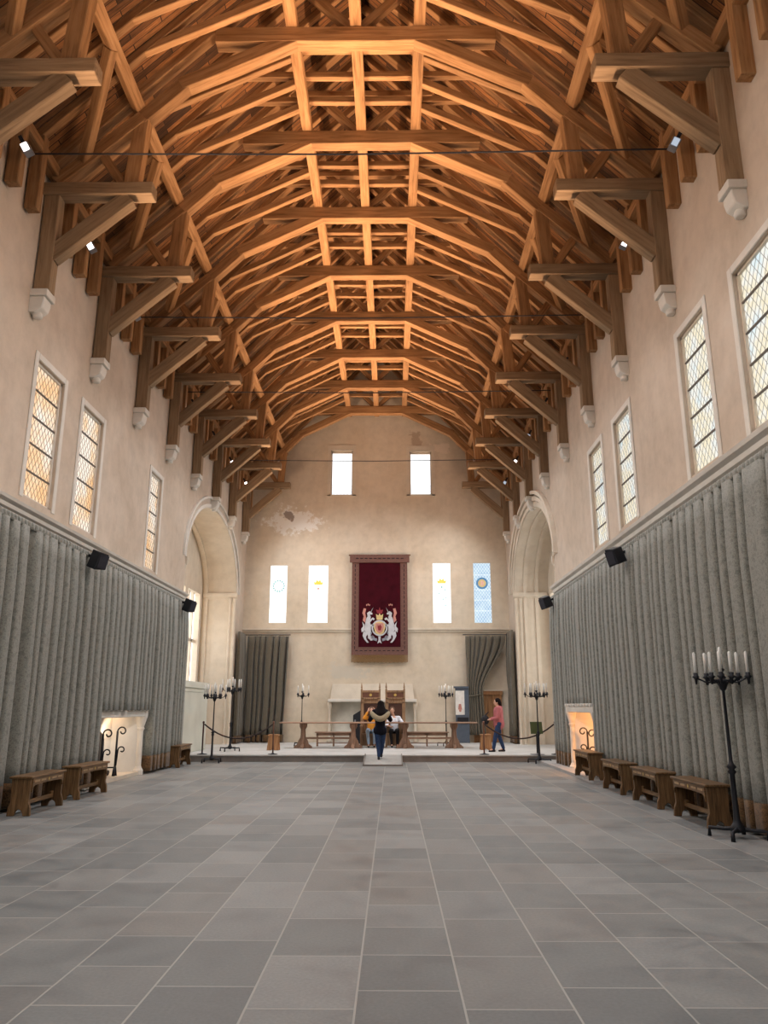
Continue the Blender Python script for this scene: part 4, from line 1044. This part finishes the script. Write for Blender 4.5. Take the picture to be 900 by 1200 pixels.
# --- seated pair: local -y faces the camera
def seated(label, loc, rz_, top, legs, hairm, handsup, headoff, hairlong):
    p = person(label, loc, rz_); z0 = .50
    hp = {-1: V((-.09, .05, z0 + .06)), 1: V((.09, .05, z0 + .06))}; kn = {-1: V((-.13, -.36, z0 + .05)), 1: V((.12, -.38, z0 + .05))}; an = {-1: V((-.09, -.40, .10)), 1: V((.11, -.34, .10))}
    Hd = V((headoff[0], headoff[1], z0 + .76 + headoff[2])); nk = V((headoff[0] * .4, .03, z0 + .57)); sh = {-1: V((-.17, .04, z0 + .50)), 1: V((.17, .04, z0 + .50))}
    if handsup: el = {-1: V((-.26, -.10, z0 + .50)), 1: V((.24, -.10, z0 + .50))}; wr = {-1: V((-.12, -.08, z0 + .74)), 1: V((.12, -.08, z0 + .74))}; hd = {-1: V((.4, .2, 1)), 1: V((-.4, .2, 1))}
    else: el = {-1: V((-.27, -.04, z0 + .26)), 1: V((.32, -.04, z0 + .30))}; wr = {-1: V((-.12, -.27, z0 + .20)), 1: V((.36, -.28, z0 + .22))}; hd = {-1: V((.4, -1, -.1)), 1: V((0, -1, -.1))}
    m = MB(); head(m, Hd, (0, -1, 0)); m.cap(nk, Hd - V((0, 0, .06)), .05, .048); m.cap(V((0, .06, z0 + .12)), V((0, .04, z0 + .45)), .12, .13); m.cap(sh[-1], sh[1], .055, .055); m.cap(hp[-1], hp[1], .09, .09)
    for s in (-1, 1):
        m.cap(sh[s], el[s], .045, .038); m.cap(el[s], wr[s], .036, .025); hand(m, wr[s], hd[s], V((-s, 0, 0)), .8)
        m.cap(hp[s], kn[s], .07, .055); m.cap(kn[s], an[s], .05, .032); m.cap(an[s], an[s] + V((0, -.11, -.055)), .03, .025)
    remesh(m, 'body', SKIN, p, .008); face(Hd, (0, -1, 0), p)
    m = MB(); m.cap(V((0, .06, z0 + .10)), V((0, .04, z0 + .42)), .145, .15); m.cap(sh[-1], sh[1], .078, .078)
    for s in (-1, 1):
        e_ = .98 if handsup else .35
        m.cap(sh[s], el[s], .068, .055)
        if handsup or True: m.cap(el[s], el[s] + (wr[s] - el[s]) * (.8 if handsup else .25), .053, .042)
    remesh(m, 'shirt', top, p)
    m = MB(); m.cap(hp[-1], hp[1], .115, .115)
    for s in (-1, 1): m.cap(hp[s], kn[s], .095, .07); m.cap(kn[s], an[s] + V((0, 0, .03)), .066, .045)
    remesh(m, 'trousers', legs, p)
    m = MB(); m.ell(Hd + V((0, .02, .045)), (.092, .10, .10))
    if hairlong:
        for s in (-1, 1): m.ell(Hd + V((s * .075, .02, -.08)), (.035, .05, .15)); m.cap(Hd + V((s * .08, -.01, -.18)), Hd + V((s * .08, -.03, -.30)), .035, .02)
        m.ell(Hd + V((0, .07, -.08)), (.09, .05, .15))
    remesh(m, 'hair', hairm, p)
    for s in (-1, 1): m = MB(); m.cap(an[s] + V((0, .03, -.06)), an[s] + V((0, -.14, -.065)), .036, .032); m.cap(an[s], an[s] + V((0, 0, -.04)), .04, .04); remesh(m, 'shoe', BLACKT, p)
    return p
seated('seated woman in an orange top and light blue jeans, hands raised to her head', (-.76, 28.66, DZ), 0, ORANGE, JEANL, HAIRB, True, (.0, -.05, .0), True)
seated('seated man in a white shirt and dark trousers, leaning on the table side', (.06, 28.66, DZ), 0, WHITES, BLACKT, HAIRB, False, (-.07, -.07, .0), False)
# --- standing woman in the pink coat, in profile facing left (local +y forward), rotated so forward = -x
p = person('woman in a pink coat and jeans standing in profile on the dais', (3.42, 25.75, DZ), PI / 2)
Hd = V((0, .03, 1.53)); sh = {-1: V((-.16, 0, 1.33)), 1: V((.16, 0, 1.33))}; el = {-1: V((-.2, .06, 1.06)), 1: V((.2, .06, 1.06))}; wr = {-1: V((-.12, .28, 1.0)), 1: V((.12, .28, 1.0))}
L = ((V((-.09, 0, .86)), V((-.10, .13, .47)), V((-.10, .20, .09))), (V((.09, 0, .86)), V((.10, -.02, .47)), V((.10, -.14, .09))))
m = MB(); head(m, Hd, (0, 1, 0)); m.cap(V((0, 0, 1.36)), Hd - V((0, 0, .07)), .05, .048); m.cap(V((0, 0, .95)), V((0, 0, 1.3)), .12, .13); m.cap(sh[-1], sh[1], .055, .055); m.cap(L[0][0], L[1][0], .09, .09)
for s in (-1, 1): m.cap(sh[s], el[s], .045, .038); m.cap(el[s], wr[s], .036, .025); hand(m, wr[s], V((-s * .2, 1, -.1)), V((-s, 0, .3)), .9)
for h, k, a in L: m.cap(h, k, .07, .05); m.cap(k, a, .048, .032); m.cap(a, a + V((0, .12, -.05)), .03, .025)
remesh(m, 'body', SKIN, p, .008); face(Hd, (0, 1, 0), p)
m = MB(); m.cap(L[0][0], L[1][0], .11, .11)
for h, k, a in L: m.cap(h, k, .10, .072); m.cap(k, a + V((0, 0, .02)), .07, .055)
remesh(m, 'jeans', JEANS, p)
m = MB(); m.cap(V((0, -.01, .84)), V((0, 0, 1.05)), .185, .16); m.cap(V((0, 0, 1.0)), V((0, 0, 1.28)), .16, .155); m.cap(sh[-1], sh[1], .08, .08); m.cap(V((0, -.06, 1.37)), V((0, -.05, 1.42)), .09, .06)
for s in (-1, 1): m.cap(sh[s], el[s], .075, .066); m.cap(el[s], wr[s] - V((0, .04, 0)), .062, .047)
remesh(m, 'coat', PINKC, p)
m = MB(); m.ell(Hd + V((0, -.025, .04)), (.095, .105, .105)); m.ell(Hd + V((0, -.09, -.04)), (.08, .06, .10)); m.ell(Hd + V((0, -.11, -.14)), (.06, .05, .09)); remesh(m, 'hair', HAIR, p)
for h, k, a in L: m = MB(); m.cap(a + V((0, -.03, -.055)), a + V((0, .14, -.065)), .036, .032); m.cap(a, a + V((0, 0, -.04)), .04, .04); remesh(m, 'shoe', BLACKT, p)
t = empty('shoulder_bag', (2.99, 25.75, DZ + .98))
m = MB(); m.ell((0, 0, 0), (.13, .14, .15)); m.build('bag_body', BLACKT, t, smooth=True); MB().tube([(.0, -.1, .1), (.05, -.09, .2), (.12, 0, .24), (.05, .09, .2), (0, .1, .1)], .012, 8).build('strap', BLACKT, t)
tag(t, 'dark rounded bag held in front of the pink coat', 'bag')

# ------------------------------------------------------------------ lights
def spot(loc, target, power, col, size=2.4, blend=.8, r=.12):
    l = bpy.data.lights.new('spot', 'SPOT'); l.energy = power; l.color = col; l.spot_size = size; l.spot_blend = blend; l.shadow_soft_size = r
    o = bpy.data.objects.new('spot_lamp', l); COL.objects.link(o); o.location = loc; o.rotation_euler = (V(target) - V(loc)).to_track_quat('-Z', 'Y').to_euler()
    o['kind'] = 'structure'; return o
def area(loc, target, sx, sy, power, col):
    l = bpy.data.lights.new('area', 'AREA'); l.shape = 'RECTANGLE'; l.size = sx; l.size_y = sy; l.energy = power; l.color = col
    o = bpy.data.objects.new('window_light', l); COL.objects.link(o); o.location = loc; o.rotation_euler = (V(target) - V(loc)).to_track_quat('-Z', 'Y').to_euler(); return o
WARM = (1.0, .65, .41); NEUT = (.94, .97, 1.0)
# unseen strip lights added along the cornices to light the roof's undersides
def strip(x, y0, y1, z, tx, tz, power):
    o = area((x, (y0 + y1) / 2, z), (tx, (y0 + y1) / 2, tz), .12, y1 - y0, power, WARM)
    d = (V((tx, 0, tz)) - V((x, 0, z))).normalized()
    zx = -d; yx = V((0, 1, 0)); xx = yx.cross(zx)
    o.rotation_euler = Matrix((xx, yx, zx)).transposed().to_euler(); o.data.spread = math.radians(60); return o
UP = 540
for y0, y1 in ((1, 15), (15, 29.5)):
    strip(WL + .14, y0, y1, 5.0, CX + .3, 14, UP); strip(WR - .14, y0, y1, 5.2, CX - .3, 14, UP)
for k in range(-5, 7):
    y = TY(k) + 1.36; pw = 235 + 21 * (k + 5)
    # downlights by the small spotlights at the wall heads
    spot((WL + 1.0, y, 10.0), (CX + 2.0, y, 0), pw, NEUT, 2.4, .85)
    spot((WR - 1.0, y, 10.0), (CX - 2.0, y, 0), pw, NEUT, 2.4, .85)
for k in range(-4, 6):
    # warm spots added near the box spotlights to brighten the opposite upper wall
    pw = 300 if k < 0 else 90 if k < 2 else 30
    spot((WL + .75, TY(k) + 1.15, 10.2), (WR, TY(k) + .6, 8.0), pw, (1, .74, .54), 1.7, .9, .08)
    spot((WR - .75, TY(k) + 1.15, 10.2), (WL, TY(k) + .6, 8.0), pw, (1, .74, .54), 1.7, .9, .08)
for q in (-1, 1):
    # unseen spots added to brighten the gable and the lower end wall
    spot((CX + q * 5.2, 26.0, 5.1), (CX - q * 1.0, YE, 11.0), 440, (1, .62, .42), 1.5, 1., .15)
    spot((CX + q * 4.2, 25.6, 9.6), (CX + q * .5, YE, 2.0), 190, (1, .98, .93), 1.5, 1., .15)
# warm lamp inside the left bay, washing its vault
spot((WL - 1.0, 25.4, 3.2), (WL - 1.1, 29.0, 6.9), 260, (1, .66, .36), 1.9, .9)
# fireplaces glow
spot((WR + .1, 18.95, 1.25), (WR + .2, 20.4, .9), 170, (1, .42, .12), 2.8, .6, .05)
spot((WL - .2, 18.7, 1.15), (WL - .3, 18.9, 2.0), 10, (1, .55, .25), 2.6, .8, .05)
spot((WL - .15, 18.3, 1.28), (WL - .3, 19.2, .3), 28, (1, .82, .62), 2.6, .8, .05)
# world: pale sky seen by nothing but openings
w = bpy.data.worlds.new('World'); S.world = w; w.use_nodes = True
w.node_tree.nodes['Background'].inputs[0].default_value = (.8, .88, 1, 1); w.node_tree.nodes['Background'].inputs[1].default_value = .6

# ------------------------------------------------------------------ camera
F = 901.; th_ = math.atan(228. / F); ps = math.atan(10. * math.cos(th_) / F)
cam = bpy.data.cameras.new('camera'); co = bpy.data.objects.new('camera', cam); COL.objects.link(co); S.camera = co
cam.sensor_fit = 'VERTICAL'; cam.sensor_height = 36; cam.sensor_width = 27; cam.lens = F / 1200 * 36
co.location = (0, 0, 1.6); co.rotation_euler = (PI / 2 + th_, 0, ps)
cam.clip_end = 200
S.view_settings.view_transform = 'Standard'; S.view_settings.look = 'None'; S.view_settings.exposure = 0; S.view_settings.gamma = 1; S.view_settings.use_curve_mapping = False
